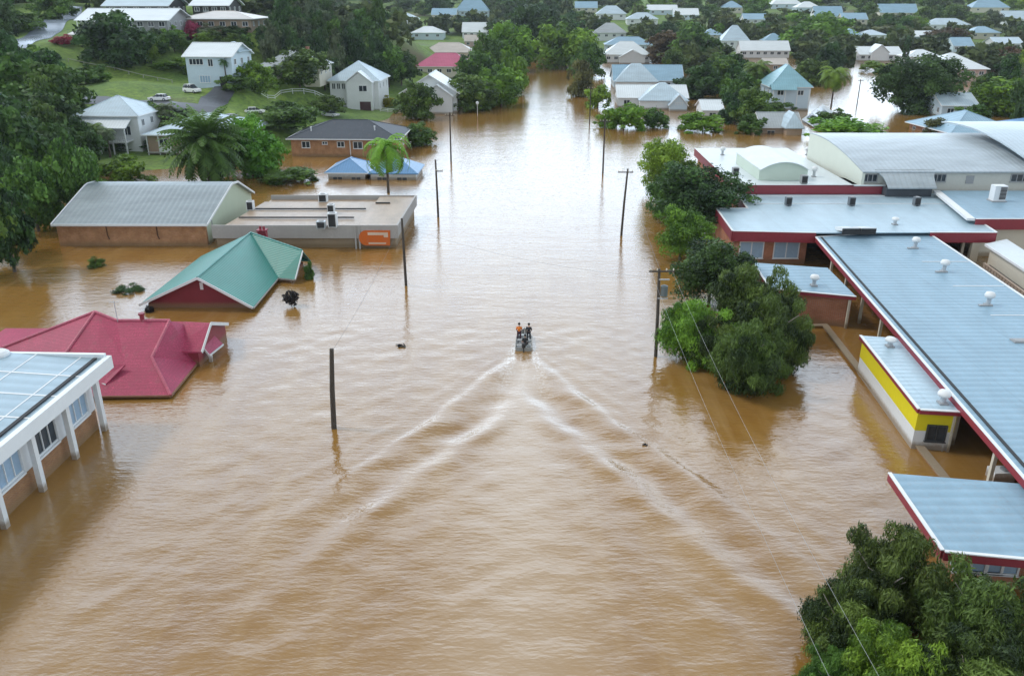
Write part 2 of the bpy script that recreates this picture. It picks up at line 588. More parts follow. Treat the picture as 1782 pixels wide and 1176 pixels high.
# ------------------------------------------------------------------ flood water with the boat's wake as real waves
BOAT = P(911, 611)
AZ = R(2.3)                              # the street runs slightly to the right of the view
hx, hy = math.sin(R(1.2)), math.cos(R(1.2))   # heading of the boat
fx = np.concatenate([np.arange(-1500, -200, 130), np.arange(-200, -40, 10), np.arange(-40, -24, 1.0), np.arange(-24, 26, 0.2), np.arange(26, 42, 1.0), np.arange(42, 200, 10), np.arange(200, 1601, 130)])
fy = np.concatenate([np.arange(-60, 20, 8), np.arange(20, 76, 0.2), np.arange(76, 92, 1.0), np.arange(92, 300, 9), np.arange(300, 2401, 150)])
gx, gy = np.meshgrid(fx, fy)
rx, ry = gx - BOAT.x, gy - BOAT.y
s_ = -(rx * hx + ry * hy)                # metres astern
l_ = rx * hy - ry * hx                   # metres to starboard
al = np.abs(l_)
wob = 0.3 * np.sin(s_ * 0.33 + (l_ > 0) * 1.3) + 0.14 * np.sin(s_ * 1.1 + 2)
on = np.clip(s_ / 3.0, 0, 1)
def packet(slope, off, width, lam, amp, decay, ph):
    q = al - (slope * s_ + off) - wob * np.clip(s_ / 15, 0, 1)
    wd = width * (0.35 + np.clip(s_, 0, 60) / 40)
    return amp * np.exp(-np.clip(s_, 0, 200) / decay) * np.exp(-(q / wd) ** 2) * np.cos(2 * math.pi * q / lam + ph) * on
# diverging crests in echelon: each leaves the centre line and fans out more steeply than the arm itself
q = al - 0.50 * (s_ - 1.0) * (1 + 0.004 * np.clip(s_, 0, 60)) - wob * np.clip(s_ / 15, 0, 1)
lamq = 5.0
def sst(x, a, b):
    f = np.clip((x - a) / (b - a), 0, 1)
    return f * f * (3 - 2 * f)
win = sst(q, 1.5, 0.4) * (0.25 + 0.75 * sst(q, -7.5, -4.6)) * sst(q, -11.5, -7.0)
ph = 2 * math.pi * q / lamq
brk = 0.8 + 0.22 * np.sin(0.55 * s_ + (l_ > 0) * 2.1) + 0.16 * np.sin(1.3 * s_ + 1.0 + (l_ > 0) * 0.7)
z = 0.17 * brk * np.cos(ph - 0.22 * np.cos(ph)) * win * np.exp(-(al / np.where(l_ < 0, 13.5, 16.5)) ** 6) * sst(s_, 0.3, 4.0) * (0.6 + 0.4 * np.exp(-np.clip(s_, 0, 100) / 30)) * (0.45 + 0.55 * sst(al, 0.2, 2.2))
z += packet(0.62, 1.2, 1.6, 2.2, 0.016, 50, 0.5)
# transverse waves between the arms, churned water on the centre line
inside = np.exp(-(al / (0.36 * np.clip(s_, 1, 100) + 0.5)) ** 4) * on
z += inside * 0.012 * np.cos(2 * math.pi * s_ / 3.1 + 0.05 * l_ ** 2) * np.exp(-np.clip(s_, 0, 100) / 45)
rng = np.random.default_rng(3)
for k in range(26):
    a = rng.uniform(-0.9, 0.9) + (math.pi / 2 if rng.random() < 0.75 else 0)
    lam = rng.uniform(0.9, 3.6)
    z += 0.0013 * lam ** 0.8 * np.cos(2 * math.pi * (gx * math.cos(a) + gy * math.sin(a)) / lam + rng.uniform(0, 6.3)) * np.clip((92 - gy) / 20, 0, 1) * np.clip((np.minimum(gx + 26, 28 - gx)) / 3, 0, 1)
foam = np.exp(-((al - 0.95 - 0.1 * s_) / (0.28 + 0.05 * np.clip(s_, 0, 9))) ** 2) * np.clip((s_ + 2.5) / 2, 0, 1) * np.exp(-np.clip(s_, 0, 60) / 4.0) * 1.5
foam += 0.75 * np.exp(-(l_ / 0.35) ** 2) * on * np.exp(-np.clip(s_, 0, 60) / 4)
qa = q - 0.35
foam += 0.05 * (brk > 0.9) * np.exp(-((qa + 0.1) / 0.3) ** 2) * on * np.exp(-np.clip(s_, 0, 80) / 26)
churn = np.exp(-(al / (0.9 + 0.11 * np.clip(s_, 0, 80))) ** 2) * on
me = grid_mesh('flood_water', gx, gy, z)
for nm, arr in (('foam', np.clip(foam, 0, 1)), ('churn', np.clip(churn, 0, 1))):
    at_ = me.attributes.new(nm, 'FLOAT', 'POINT')
    at_.data.foreach_set('value', arr.ravel().astype(np.float32))
m, t, b = base_mat('muddy_water')
co = objco(t)
silt = noise(t, mapped(t, co, (0.03, 0.02, 1)), 1.0, 5, 0.6)
silt2 = noise(t, mapped(t, co, (0.25, 0.1, 1)), 1.0, 4, 0.6)
c = mixc(t, ramp(t, silt, 0.35, 0.68), (0.25, 0.130, 0.032), (0.30, 0.172, 0.052))
c = mixc(t, ramp(t, silt2, 0.4, 0.75), c, (0.222, 0.108, 0.022))
st = noise(t, mapped(t, co, (0.45, 0.035, 1), (0, 0, 0.04)), 1.0, 5, 0.65)
c = mixc(t, ramp(t, st, 0.52, 0.72, (0, 0, 0), (0.55, 0.55, 0.55)), c, (0.33, 0.205, 0.085))
af = N(t, 'ShaderNodeAttribute', attribute_name='foam')
ac = N(t, 'ShaderNodeAttribute', attribute_name='churn')
c = mixc(t, ac.outputs['Fac'], c, (0.355, 0.24, 0.135))
fn = noise(t, mapped(t, co, (2.2, 1.2, 1)), 1.6, 6, 0.75)
fm_ = N(t, 'ShaderNodeMath', operation='MULTIPLY')
link(t, af.outputs['Fac'], fm_.inputs[0]); link(t, ramp(t, fn, 0.47, 0.62), fm_.inputs[1])
c = mixc(t, fm_.outputs[0], c, (0.72, 0.68, 0.62))
link(t, c, b.inputs['Base Color'])
b.inputs['Roughness'].default_value = 0.09
b.inputs['IOR'].default_value = 1.8
r1 = noise(t, mapped(t, co, (0.42, 1.35, 1), (0, 0, 0.1)), 1.0, 4, 0.55)
r2 = noise(t, mapped(t, co, (1.6, 3.6, 1), (0, 0, -0.2)), 1.0, 3, 0.55)
r3 = noise(t, mapped(t, co, (0.07, 0.22, 1)), 1.0, 3, 0.5)
nb = bump(t, r3, 0.14, 0.5, None)
nb = bump(t, r1, 0.19, 0.2, None, nb)
bump(t, r2, 0.32, 0.09, b, nb)
me.materials.append(m)
o = bpy.data.objects.new('flood_water', me); C.objects.link(o)
tag(o, 'brown flood water covering the street, rippled, with the V of a boat wake', kind='structure')

# ------------------------------------------------------------------ roads on the hill (draped strips)
def strip(name, label, line, width, m, lift=0.12, kind='structure'):
    mb = MB()
    pts = []
    for a, b2 in zip(line[:-1], line[1:]):
        n = max(2, int((Vector(b2) - Vector(a)).length / 2.5))
        for k in range(n):
            pts.append(Vector(a).lerp(Vector(b2), k / n))
    pts.append(Vector(line[-1]))
    rows = []
    for i, p in enumerate(pts):
        d = pts[min(i + 1, len(pts) - 1)] - pts[max(i - 1, 0)]
        nrm = Vector((-d.y, d.x)).normalized()
        row = []
        for k in range(7):
            q = Vector((p.x, p.y)) + nrm * width * (k / 6 - 0.5)
            row.append((q.x, q.y, ground(q.x, q.y) + lift))
        rows.append(row)
    for r0, r1_ in zip(rows[:-1], rows[1:]):
        for k in range(6):
            mb.poly([r0[k], r0[k + 1], r1_[k + 1], r1_[k]])
    o = mb.build(name, m, smooth=True)
    tag(o, label, kind=kind)
    return o
asphalt = paint('asphalt', (0.075, 0.08, 0.095), 0.45, 0.3, 0.4)
def gp(u, v):
    p = march(u, v)
    return (p.x, p.y)
strip('driveway', 'dark bitumen driveway climbing to the two storey white house', [gp(352, 216), gp(366, 190), gp(378, 172), gp(392, 152)], 5.2, asphalt)
strip('road', 'grey bitumen road crossing the grassy hill', [gp(120, 178), gp(180, 176), gp(240, 180), gp(300, 186), gp(352, 190)], 5.0, asphalt, 0.1)
strip('hill_road', 'wet bluish road climbing the hill at far left', [PD(20, 95, 235).to_2d(), PD(62, 62, 262).to_2d(), PD(98, 30, 300).to_2d(), PD(120, 5, 345).to_2d()], 9.0, paint('wet_asphalt', (0.2, 0.24, 0.3), 0.25, 0.2, 0.4))
# ------------------------------------------------------------------ building helpers
WHITE = paint('white_paint', (0.72, 0.74, 0.75), 0.55, 0.12, 0.7, silt=True)
CREAM = paint('cream_paint', (0.62, 0.58, 0.48), 0.6, 0.15, 0.7, silt=True)
PALEBLUE = paint('pale_blue_paint', (0.55, 0.66, 0.74), 0.6, 0.12, 0.7, silt=True)
GREY = paint('grey_paint', (0.33, 0.34, 0.35), 0.6, 0.2, 0.8, silt=True)
DARK = paint('dark_paint_and_shade', (0.03, 0.03, 0.032), 0.8, 0.2, 1)  # near-black for dark parts and for shade painted under roofs and in openings
MAROON = paint('maroon_paint', (0.27, 0.028, 0.045), 0.5, 0.3, 0.5, streak=True, silt=True)
CONC = paint('concrete', (0.4, 0.39, 0.35), 0.8, 0.25, 0.9, silt=True)
PANE = glass('window_glass')
BLIND = paint('window_blind', (0.33, 0.47, 0.62), 0.35, 0.25, 0.5, streak=True)
STEEL = paint('galvanised_steel', (0.5, 0.53, 0.56), 0.4, 0.2, 2.0, metallic=0.3)
BLACK = paint('black_plastic', (0.015, 0.015, 0.017), 0.45, 0.2, 3)
def window(parent, c, nrm, w, h, fm=None, pm=None, mull=1, rail=False, world=False, name='window', label=None):
    """frame (part) and pane (sub-part) standing a little proud of a wall; c is the centre on the wall plane"""
    fm = fm or WHITE; pm = pm or PANE
    nx, ny = nrm
    tx, ty = -ny, nx
    def q(a, z, d):
        return (c[0] + tx * a + nx * d, c[1] + ty * a + ny * d, c[2] + z)
    f = MB()
    bw = 0.09
    for z in (-h / 2, h / 2):
        f.bar(q(-w / 2 - bw / 2, z, 0.05), q(w / 2 + bw / 2, z, 0.05), 0.12, bw)
    for k in range(mull + 2):
        a = -w / 2 + w * k / (mull + 1)
        f.bar(q(a, -h / 2 + bw / 2, 0.048), q(a, h / 2 - bw / 2, 0.048), 0.11 if 0 < k <= mull else 0.12, bw * (0.7 if 0 < k <= mull else 1))
    if rail:
        f.bar(q(-w / 2 + bw / 2, h * 0.22, 0.046), q(w / 2 - bw / 2, h * 0.22, 0.046), 0.1, bw * 0.7)
    f.bar(q(-w / 2 - 0.1, -h / 2 - 0.075, 0.08), q(w / 2 + 0.1, -h / 2 - 0.075, 0.08), 0.2, 0.06)
    fo = f.build(name, fm, parent, label, world=world)
    p = MB()
    p.poly([q(-w / 2, -h / 2, 0.02), q(w / 2, -h / 2, 0.02), q(w / 2, h / 2, 0.02), q(-w / 2, h / 2, 0.02)])
    i = len(p.v)
    po = p.build('pane', pm, parent, world=world, fixn=False)
    po.parent = fo
    return fo
def rings(mb, x0, x1, y0, y1, z, th, wd):
    """gutter / fascia running round a roof edge"""
    mb.box((x0 - wd, y0 - wd, z - th), (x1 + wd, y0 - 0.003, z))
    mb.box((x0 - wd, y1 + 0.003, z - th), (x1 + wd, y1 + wd, z))
    mb.box((x0 - wd, y0 - 0.003, z - th), (x0 - 0.003, y1 + 0.003, z))
    mb.box((x1 + 0.003, y0 - 0.003, z - th), (x1 + wd, y1 + 0.003, z))
def house(label, X, Y, Z, az, w, d, wh, roof, rise, wm, rm, oh=0.5, name='house', base=-2.0, group=None, nwin=None, pane=None,
          sidewin=True, trim=None, cat='house', door=False, wz=None, chimney=False, ridge_m=None, wlab=None):
    """detached house, front towards -y: wall, roof (> ridge_cap, gutter, chimney), windows (> pane), door"""
    t = thing(name, label, cat, (X, Y, Z), R(az), group)
    mb = MB()
    hw, hd = w / 2, d / 2
    if roof == 'gy':
        for y in (-hd, hd):
            pass
        n = [(-hw, base), (hw, base), (hw, wh), (0, wh + rise * hw / (hw + oh)), (-hw, wh)]
        i = len(mb.v)
        mb.v += [(p[0], -hd, p[1]) for p in n] + [(p[0], hd, p[1]) for p in n]
        mb.f += [(i, i + 1, i + 2, i + 3, i + 4), (i + 9, i + 8, i + 7, i + 6, i + 5)] + [(i + k, i + 5 + k, i + 5 + (k + 1) % 5, i + (k + 1) % 5) for k in range(5)]
    elif roof == 'gx':
        n = [(-hd, base), (hd, base), (hd, wh), (0, wh + rise * hd / (hd + oh)), (-hd, wh)]
        i = len(mb.v)
        mb.v += [(-hw, p[0], p[1]) for p in n] + [(hw, p[0], p[1]) for p in n]
        mb.f += [(i + 4, i + 3, i + 2, i + 1, i), (i + 5, i + 6, i + 7, i + 8, i + 9)] + [(i + k, i + (k + 1) % 5, i + 5 + (k + 1) % 5, i + 5 + k) for k in range(5)]
    else:
        mb.box((-hw, -hd, base), (hw, hd, wh))
    mb.build('wall', wm, t, wlab)
    r = MB()
    cap = MB()
    gut = MB()
    ez = wh - rise * oh / ((hw if roof == 'gy' else hd) + oh) if roof in ('gx', 'gy') else wh
    if roof == 'hip':
        r.hip(-hw - oh, hw + oh, -hd - oh, hd + oh, wh + 0.003, rise)
        k = min(hw, hd) + oh
        zt = wh + 0.003 + 0.18 + rise
        z0 = wh + 0.003 + 0.18
        a = (-hw - oh + k, 0, zt) if w >= d else (0, -hd - oh + k, zt)
        bb = (hw + oh - k, 0, zt) if w >= d else (0, hd + oh - k, zt)
        if (Vector(a) - Vector(bb)).length > 0.3:
            cap.tube([a, bb], 0.11, 6)
        A_, B_ = (a, bb)
        ends = [((-hw - oh, -hd - oh, z0), A_), ((hw + oh, -hd - oh, z0), B_ if w >= d else A_), ((hw + oh, hd + oh, z0), B_), ((-hw - oh, hd + oh, z0), A_ if w >= d else B_)]
        for p, q in ends:
            cap.tube([p, q], 0.09, 6)
    elif roof == 'gx':
        r.gable(-hw - oh, hw + oh, -hd - oh, hd + oh, ez + 0.15, rise, 'x')
        cap.tube([(-hw - oh, 0, ez + 0.17 + rise), (hw + oh, 0, ez + 0.17 + rise)], 0.12, 6)
    elif roof == 'gy':
        r.gable(-hw - oh, hw + oh, -hd - oh, hd + oh, ez + 0.15, rise, 'y')
        cap.tube([(0, -hd - oh, ez + 0.17 + rise), (0, hd + oh, ez + 0.17 + rise)], 0.12, 6)
    elif roof == 'flat':
        r.box((-hw - oh, -hd - oh, wh + 0.003), (hw + oh, hd + oh, wh + 0.25))
    ro = r.build('roof', rm, t)
    if cap.v:
        cap.build('ridge_cap', ridge_m or rm, ro)
    tm = trim or WHITE
    if roof == 'hip':
        rings(gut, -hw - oh, hw + oh, -hd - oh, hd + oh, wh + 0.19, 0.2, 0.1)
    elif roof == 'gy':
        for sx in (-1, 1):
            x = sx * (hw + oh)
            gut.box((min(x, x + sx * 0.12), -hd - oh, ez - 0.02), (max(x, x + sx * 0.12), hd + oh, ez + 0.16))
            for y in (-hd - oh - 0.03, ):
                gut.bar((x, y, ez + 0.08), (0, y, ez + rise + 0.08), 0.06, 0.24)
    elif roof == 'gx':
        for sy in (-1, 1):
            y = sy * (hd + oh)
            gut.box((-hw - oh, min(y, y + sy * 0.12), ez - 0.02), (hw + oh, max(y, y + sy * 0.12), ez + 0.16))
        for sx in (-1, 1):
            for sy in (-1, 1):
                gut.bar((sx * (hw + oh + 0.03), sy * (hd + oh), ez + 0.08), (sx * (hw + oh + 0.03), 0, ez + rise + 0.08), 0.06, 0.24)
    if gut.v:
        gut.build('gutter', tm, ro)
    if chimney:
        MB().box((hw * 0.4, -0.4, wh), (hw * 0.4 + 0.8, 0.4, wh + rise + 0.9)).box((hw * 0.4 - 0.08, -0.48, wh + rise + 0.9), (hw * 0.4 + 0.88, 0.48, wh + rise + 1.05)).build('chimney', brick('red_brick', (0.3, 0.1, 0.06), (0.38, 0.14, 0.08)), ro)
    # windows
    nwin = max(1, int(w / 3.2)) if nwin is None else nwin
    zc = wz if wz is not None else max(wh - 1.35, 0.4 * wh)
    hh = min(1.25, wh * 0.5)
    for k in range(nwin):
        if door and k == nwin // 2:
            x = -hw + w * (k + 0.5) / nwin
            dm = MB().box((x - 0.45, -hd - 0.05, zc - 1.3), (x + 0.45, -hd - 0.002, zc + 0.75)).build('door', MAROON, t)
            MB().box((x + 0.3, -hd - 0.1, zc - 0.4), (x + 0.36, -hd - 0.052, zc - 0.3)).build('handle', STEEL, dm)
            continue
        window(t, (-hw + w * (k + 0.5) / nwin, -hd, zc), (0, -1), min(1.7, w / nwin * 0.55), hh, tm, pane, 1)
    if sidewin:
        sx = 1 if X < 0 else -1
        nd = max(1, int(d / 4))
        for k in range(nd):
            window(t, (sx * hw, -hd + d * (k + 0.5) / nd, zc), (sx, 0), 1.1, hh, tm, pane, 1)
    return t
def dorm(t, x, y0, y1, w, z, rise, rm, wm, tm, name='porch'):
    """projecting gable on the front of a house"""
    g = MB()
    n = [(x - w / 2, -2.0), (x + w / 2, -2.0), (x + w / 2, z), (x, z + rise * 0.9), (x - w / 2, z)]
    g.v += [(p[0], y0, p[1]) for p in n] + [(p[0], y1, p[1]) for p in n]
    g.f += [(0, 1, 2, 3, 4), (9, 8, 7, 6, 5)] + [(k, 5 + k, 5 + (k + 1) % 5, (k + 1) % 5) for k in range(5)]
    po = g.build(name, wm, t)
    r = MB(); r.gable(x - w / 2 - 0.4, x + w / 2 + 0.4, y0 - 0.4, y1, z, rise + 0.12, 'y', 0.12)
    r.build('porch_roof', rm, po)
    b = MB()
    for s in (-1, 1):
        b.bar((x + s * (w / 2 + 0.4), y0 - 0.43, z - 0.06), (x, y0 - 0.43, z + rise + 0.06), 0.05, 0.22)
    for k in range(5):
        xx = x + (k - 2) * w * 0.1
        b.box((xx - 0.05, y0 - 0.42, z + 0.15), (xx + 0.05, y0 - 0.39, z + rise * (1 - abs(xx - x) / (w / 2)) - 0.02))
    b.box((x - w * 0.3, y0 - 0.42, z + rise * 0.25), (x + w * 0.3, y0 - 0.385, z + rise * 0.25 + 0.12))
    b.build('bargeboard', tm, po)
    return po

# ================================================================== near left: classroom block with white columns
BRK_BROWN = brick('brown_brick', (0.30, 0.13, 0.045), (0.38, 0.18, 0.06))
BRK_ORANGE = brick('orange_brick', (0.46, 0.2, 0.075), (0.54, 0.27, 0.11))
BRK_RED = brick('red_orange_brick', (0.4, 0.13, 0.06), (0.48, 0.17, 0.075))
ROOF_BLUE = sheet('blue_grey_sheet', (0.22, 0.35, 0.45), 'Y', 0.8)
a0 = P(183, 748)
t = thing('classroom_block', 'classroom block with white columns, window bands and pale blue sheet roof, at the left edge', 'building', (a0.x, a0.y, 0), -AZ)
L_ = 52.0; W_ = 26.0                     # runs from y=+1.4 back towards the camera, local x<0 is the building
MB().box((-W_, -L_, -2), (-0.62, 0.3, 1.55)).build('wall', BRK_BROWN, t, 'brown brick wall below the windows')
MB().box((-W_, -L_, 1.553), (-0.8, 0.2, 4.1)).build('window_wall', GREY, t)
roof_pts = [(-W_, -L_, 6.7), (0.35, -L_, 5.25), (0.35, 1.2, 5.25), (-W_, 1.2, 6.7)]
r = MB().slab(roof_pts, 0.16)
ROOF_A = sheet('classroom_roof_sheet', (0.30, 0.41, 0.48), 'Y', 1.15, amt=0.12, dirt_amt=0.2)
ro = r.build('roof', ROOF_A, t)
lines = MB()
for k in range(1, 16):
    y = 1.2 - k * 3.1
    lines.bar((-W_, y, 6.715), (0.3, y, 5.268), 0.16, 0.03)
for k in range(0, 5):
    x = -1.4 - k * 3.3
    z = 5.25 + (0.35 - x) / (W_ + 0.35) * 1.45 + 0.012
    lines.bar((x, -L_, z), (x, 1.2, z), 0.1, 0.026)
lines.build('roof_seam', WHITE, ro)
MB().bar((-0.28, -L_, 5.33), (-0.28, 1.1, 5.33), 0.26, 0.1).build('box_gutter', DARK, ro)
fa = MB()
fa.box((0.353, -L_, 4.45), (0.75, 1.5, 5.42))
fa.box((-W_, 1.203, 4.5), (0.35, 1.5, 5.6))
fa.build('fascia', paint('white_fascia', (0.74, 0.78, 0.8), 0.5, 0.1, 0.5), ro)
MB().box((-0.8, -L_, 4.15), (0.35, 1.2, 4.42)).build('soffit', WHITE, ro)
v_ = P(70, 618, 6.0)
MB().lathe([(0.75, 0.0), (0.75, 0.25), (0.55, 0.42), (0.1, 0.5)], (-7.2, 0.7, 5.55), 12).build('roof_vent', WHITE, ro)
for k in range(13):
    y = -4.09 * k
    cmb = MB().bar((-0.02, y, -2), (-0.02, y, 4.44), 0.36, 0.4)
    cmb.build('column', WHITE, t)
    MB().box((-0.797, y - 0.42, 1.56), (-0.63, y + 0.42, 4.14)).build('pilaster', WHITE, t)
for k in range(12):
    yc = -4.09 * k - 2.045
    f = window(t, (-0.8, yc, 2.9), (1, 0), 3.3, 2.3, WHITE, (PANE if k == 1 else BLIND), 3, True, label=('window with open blinds showing a dark room' if k == 1 else None))
    MB().box((-0.798, yc - 1.6, 1.556), (-0.5, yc + 1.6, 1.7)).build('sill', WHITE, t)

# ================================================================== red roofed house
RED_TILE = tiles('red_tile', (0.49, 0.05, 0.125))
o0 = P(165, 600)
t = thing('flooded_house', 'red roofed house drowned to its eaves behind the classroom block', 'house', (o0.x, o0.y, 0))
q = {}
q['L'] = P(-110, 650, 0.3); q['fl'] = P(60, 692, 0.3); q['a'] = P(165, 543, 4.6); q['a2'] = P(125, 556, 3.9)
q['b'] = P(203, 558, 4.05); q['c'] = P(295, 558, 4.0); q['d'] = P(264, 622, 2.55); q['fr'] = P(297, 688, 0.3); q['er'] = P(346, 628, 0.3)
q['m'] = P(216, 632, 2.0); q['fv'] = P(188, 689, 0.3); q['g'] = P(289, 613, 1.6)
def onplane(u, v, a, b, c):
    n = (b - a).cross(c - a); d = Vector(ray(u, v)); o = Vector((0, 0, CAM_H))
    return o + d * ((a - o).dot(n) / d.dot(n))
q['d'] = onplane(264, 622, q['b'], q['c'], q['fr']); q['m'] = onplane(216, 630, q['b'], q['c'], q['fr'])
q['fv'] = onplane(188, 689, q['b'], q['c'], q['fr'])
bk0 = Vector((q['L'].x, q['a'].y + 7, 0.3)); bk1 = Vector((q['c'].x + 0.6, q['c'].y + 6.0, 0.3)); bl = Vector((q['a'].x, q['a'].y + 7, 0.3))
er2 = Vector((q['er'].x, q['c'].y + 6.0, 0.3))
r = MB()
r.poly([q['L'], q['fl'], q['a']]); r.poly([q['a'], q['m'], q['b']]); r.poly([q['a'], q['fv'], q['m']]); r.poly([q['a'], q['fl'], q['fv']])
r.poly([q['b'], q['m'], q['fv'], q['fr'], q['d'], q['c']])
r.poly([q['d'], q['fr'], q['er']]); r.poly([q['d'], q['er'], q['c']]); r.poly([q['c'], q['er'], er2])
r.poly([q['L'], q['a'], bl]); r.poly([q['L'], bl, bk0]); r.poly([q['a'], q['b'], bl]); r.poly([q['b'], q['c'], bl]); r.poly([q['c'], er2, bl])
ro = r.build('roof', RED_TILE, t, world=True)
cap = MB()
for k in ('fl-a', 'a-b', 'b-c', 'c-d', 'd-fr', 'L-a'):
    i, j = k.split('-')
    cap.tube([q[i] + Vector((0, 0, 0.03)), q[j] + Vector((0, 0, 0.03))], 0.13, 6)
cap.build('ridge_cap', tiles('red_ridge_tile', (0.62, 0.14, 0.21)), ro, world=True)
g = MB()
for i, j in (('fv', 'fr'), ('fr', 'er'), ('fl', 'fv')):
    g.bar(q[i] - Vector((0, 0, 0.06)), q[j] - Vector((0, 0, 0.06)), 0.14, 0.16)
g.build('gutter', MAROON, ro, world=True)
w_ = MB().prism([(q['fl'].x, q['fl'].y + 0.6), (q['fr'].x - 0.6, q['fr'].y + 0.6), (q['er'].x - 0.6, q['er'].y), (er2.x - 0.6, er2.y - 0.6), (bk0.x, bk0.y - 0.6)], -2, 0.24)
w_.build('wall', BRK_BROWN, t, world=True)
# low gable at the right and the little entry roof beside it
pz = 3.0
p1, p2, p3, p4 = P(301, 559, 3.2), P(366, 562, 3.2), P(350, 612, 1.5), P(290, 612, 1.5)
bk_a, bk_b = p1 + Vector((0, 4.2, -1.7)), p2 + Vector((0, 4.2, -1.7))
r = MB().slab([p4, p3, p2, p1], 0.14).slab([p1 + Vector((0, .003, 0)), p2 + Vector((0, .003, 0)), bk_b, bk_a], 0.14)
pr = r.build('side_gable_roof', RED_TILE, t, world=True)
g = MB()
o_ = Vector((0.06, 0, -0.05))
g.bar(p3 + o_, p2 + o_, 0.07, 0.3).bar(p2 + o_, bk_b + o_, 0.07, 0.3)
g.build('bargeboard', WHITE, pr, world=True)
e = Vector((-0.35, 0.15, -0.2))
g = MB()
g.poly([p3 + e, p2 + e, bk_b + e, bk_b + e - Vector((0, 0, 2.6)), p3 + e - Vector((0, 0, 2.6))])
g.poly([p4 + Vector((.1, .3, -.2)), p3 + Vector((-.35, .3, -.2)), p3 + Vector((-.35, .3, -2.6)), p4 + Vector((.1, .3, -2.6))])
g.build('side_wall', MAROON, t, world=True)
e1, e2, e3, e4 = P(371, 582, 1.5), P(388, 598, 0.8), P(364, 617, 0.8), P(353, 604, 1.4)
er_ = MB().slab([e1, e2, e3, e4], 0.12).build('entry_roof', RED_TILE, t, world=True)
MB().bar(e3 + Vector((0, -.06, -.05)), e4 + Vector((0, -.06, -.05)), 0.06, 0.2).bar(e2 + Vector((0.04, 0, -.08)), e3 + Vector((0.04, 0, -.08)), 0.06, 0.16).build('bargeboard', WHITE, er_, world=True)
MB().box((e3.x - 0.15, e3.y + 0.2, -1.5), (e3.x + 0.1, e3.y + 0.45, 0.75)).build('post', WHITE, t, world=True)
# left front small gable beside the valley
k1, k2, k3 = P(215, 634, 2.0), P(186, 652, 1.5), P(172, 668, 0.9)
sg = MB().slab([P(218, 634, 2.05), P(184, 668, 0.95), P(168, 664, 0.9), P(190, 634, 2.0)], 0.12).build('front_gable_roof', RED_TILE, t, world=True)
MB().bar(P(184, 670, 0.85), P(168, 666, 0.85), 0.08, 0.2).build('bargeboard', WHITE, sg, world=True)
vp = P(248, 558, 4.0)
MB().tube([vp, vp + Vector((0, 0, 0.55))], 0.2, 8).tube([vp + Vector((0, 0, 0.55)), vp + Vector((0, 0, 0.7))], 0.28, 8).build('roof_vent', MAROON, ro, world=True)
va = P(205, 560, 4.0)
MB().tube([va, va + Vector((0, 0, 1.9))], 0.03, 6).bar(va + Vector((-0.4, 0, 1.8)), va + Vector((0.4, 0, 1.8)), 0.03, 0.03).build('aerial', STEEL, ro, world=True)

# ================================================================== green roofed house
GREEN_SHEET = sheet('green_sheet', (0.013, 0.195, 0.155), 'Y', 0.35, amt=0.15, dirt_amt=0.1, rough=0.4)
GREEN_SHEET_PALE = sheet('green_sheet_pale', (0.06, 0.255, 0.225), 'Y', 0.35, amt=0.15, dirt_amt=0.1, rough=0.4)  # paler green for the left slope and the ridge caps
z_e, z_r = 0.55, 3.55
ap = P(343, 483, z_r); el = P(242, 530, z_e); er = P(440, 535, z_e)
rb = P(436, 405, z_r); wr = P(526, 436, z_r * 0.8); we = P(513, 486, z_e); vb = P(484, 483, z_e)
t = thing('flooded_house', 'green roofed house with red front gable, drowned to its eaves', 'house', ((el.x + er.x) / 2, el.y + 4, 0))
lb = Vector((el.x + (rb.x - ap.x), rb.y, z_e))
wb = Vector((wr.x, wr.y + (wr.y - we.y), z_e))
r = MB()
r.slab([er, vb, rb, ap], 0.12)
r.slab([vb, we, wr, rb], 0.12)
r.slab([rb + Vector((0, .004, 0)), wr + Vector((0, .004, 0)), wb, Vector((rb.x - 1.5, wb.y + 0.5, z_e))], 0.12)
ro = r.build('roof', GREEN_SHEET, t, world=True)
lbk = el + (rb - ap)
MB().slab([el, ap, rb, lbk], 0.12).build('roof', GREEN_SHEET_PALE, t, 'paler left slope of the green roof', world=True)
MB().slab([rb + Vector((0, .006, 0)), Vector((rb.x, wb.y, z_e)), lbk + Vector((0, .01, 0))], 0.12).build('roof', GREEN_SHEET, t, world=True)
cap = MB()
up = Vector((0, 0, 0.03))
cap.tube([ap + up, rb + up], 0.1, 6).tube([rb + up, wr + up], 0.1, 6).tube([vb + up, rb + up], 0.05, 6)
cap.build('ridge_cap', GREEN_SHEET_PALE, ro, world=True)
g = MB()
f_ = Vector((0, -0.05, -0.06))
g.bar(el + f_, ap + f_, 0.08, 0.26).bar(ap + f_, er + f_, 0.08, 0.26)
MB().bar(we + Vector((.05, 0, -.06)), wr + Vector((.05, 0, -.06)), 0.08, 0.24).build('bargeboard', WHITE, ro, world=True)
g.build('bargeboard', WHITE, ro, world=True)
g = MB(); g.bar(er + Vector((0.06, 0, -.1)), vb + Vector((0.02, 0, -.1)), 0.12, 0.14).bar(vb + Vector((0, -.05, -.1)), we + Vector((0, -.05, -.1)), 0.12, 0.14)
g.build('gutter', GREY, ro, world=True)
GAB = paint('red_gable_boards', (0.22, 0.018, 0.03), 0.6, 0.25, 1.0, silt=True)
g = MB()
yy = el.y + 0.55
n = [(el.x + 0.7, -2), (er.x - 0.7, -2), (er.x - 0.7, z_e - 0.05), (ap.x, z_r - 0.25), (el.x + 0.7, z_e - 0.05)]
g.v += [(p[0], yy, p[1]) for p in n] + [(p[0], yy + 9, p[1]) for p in n]
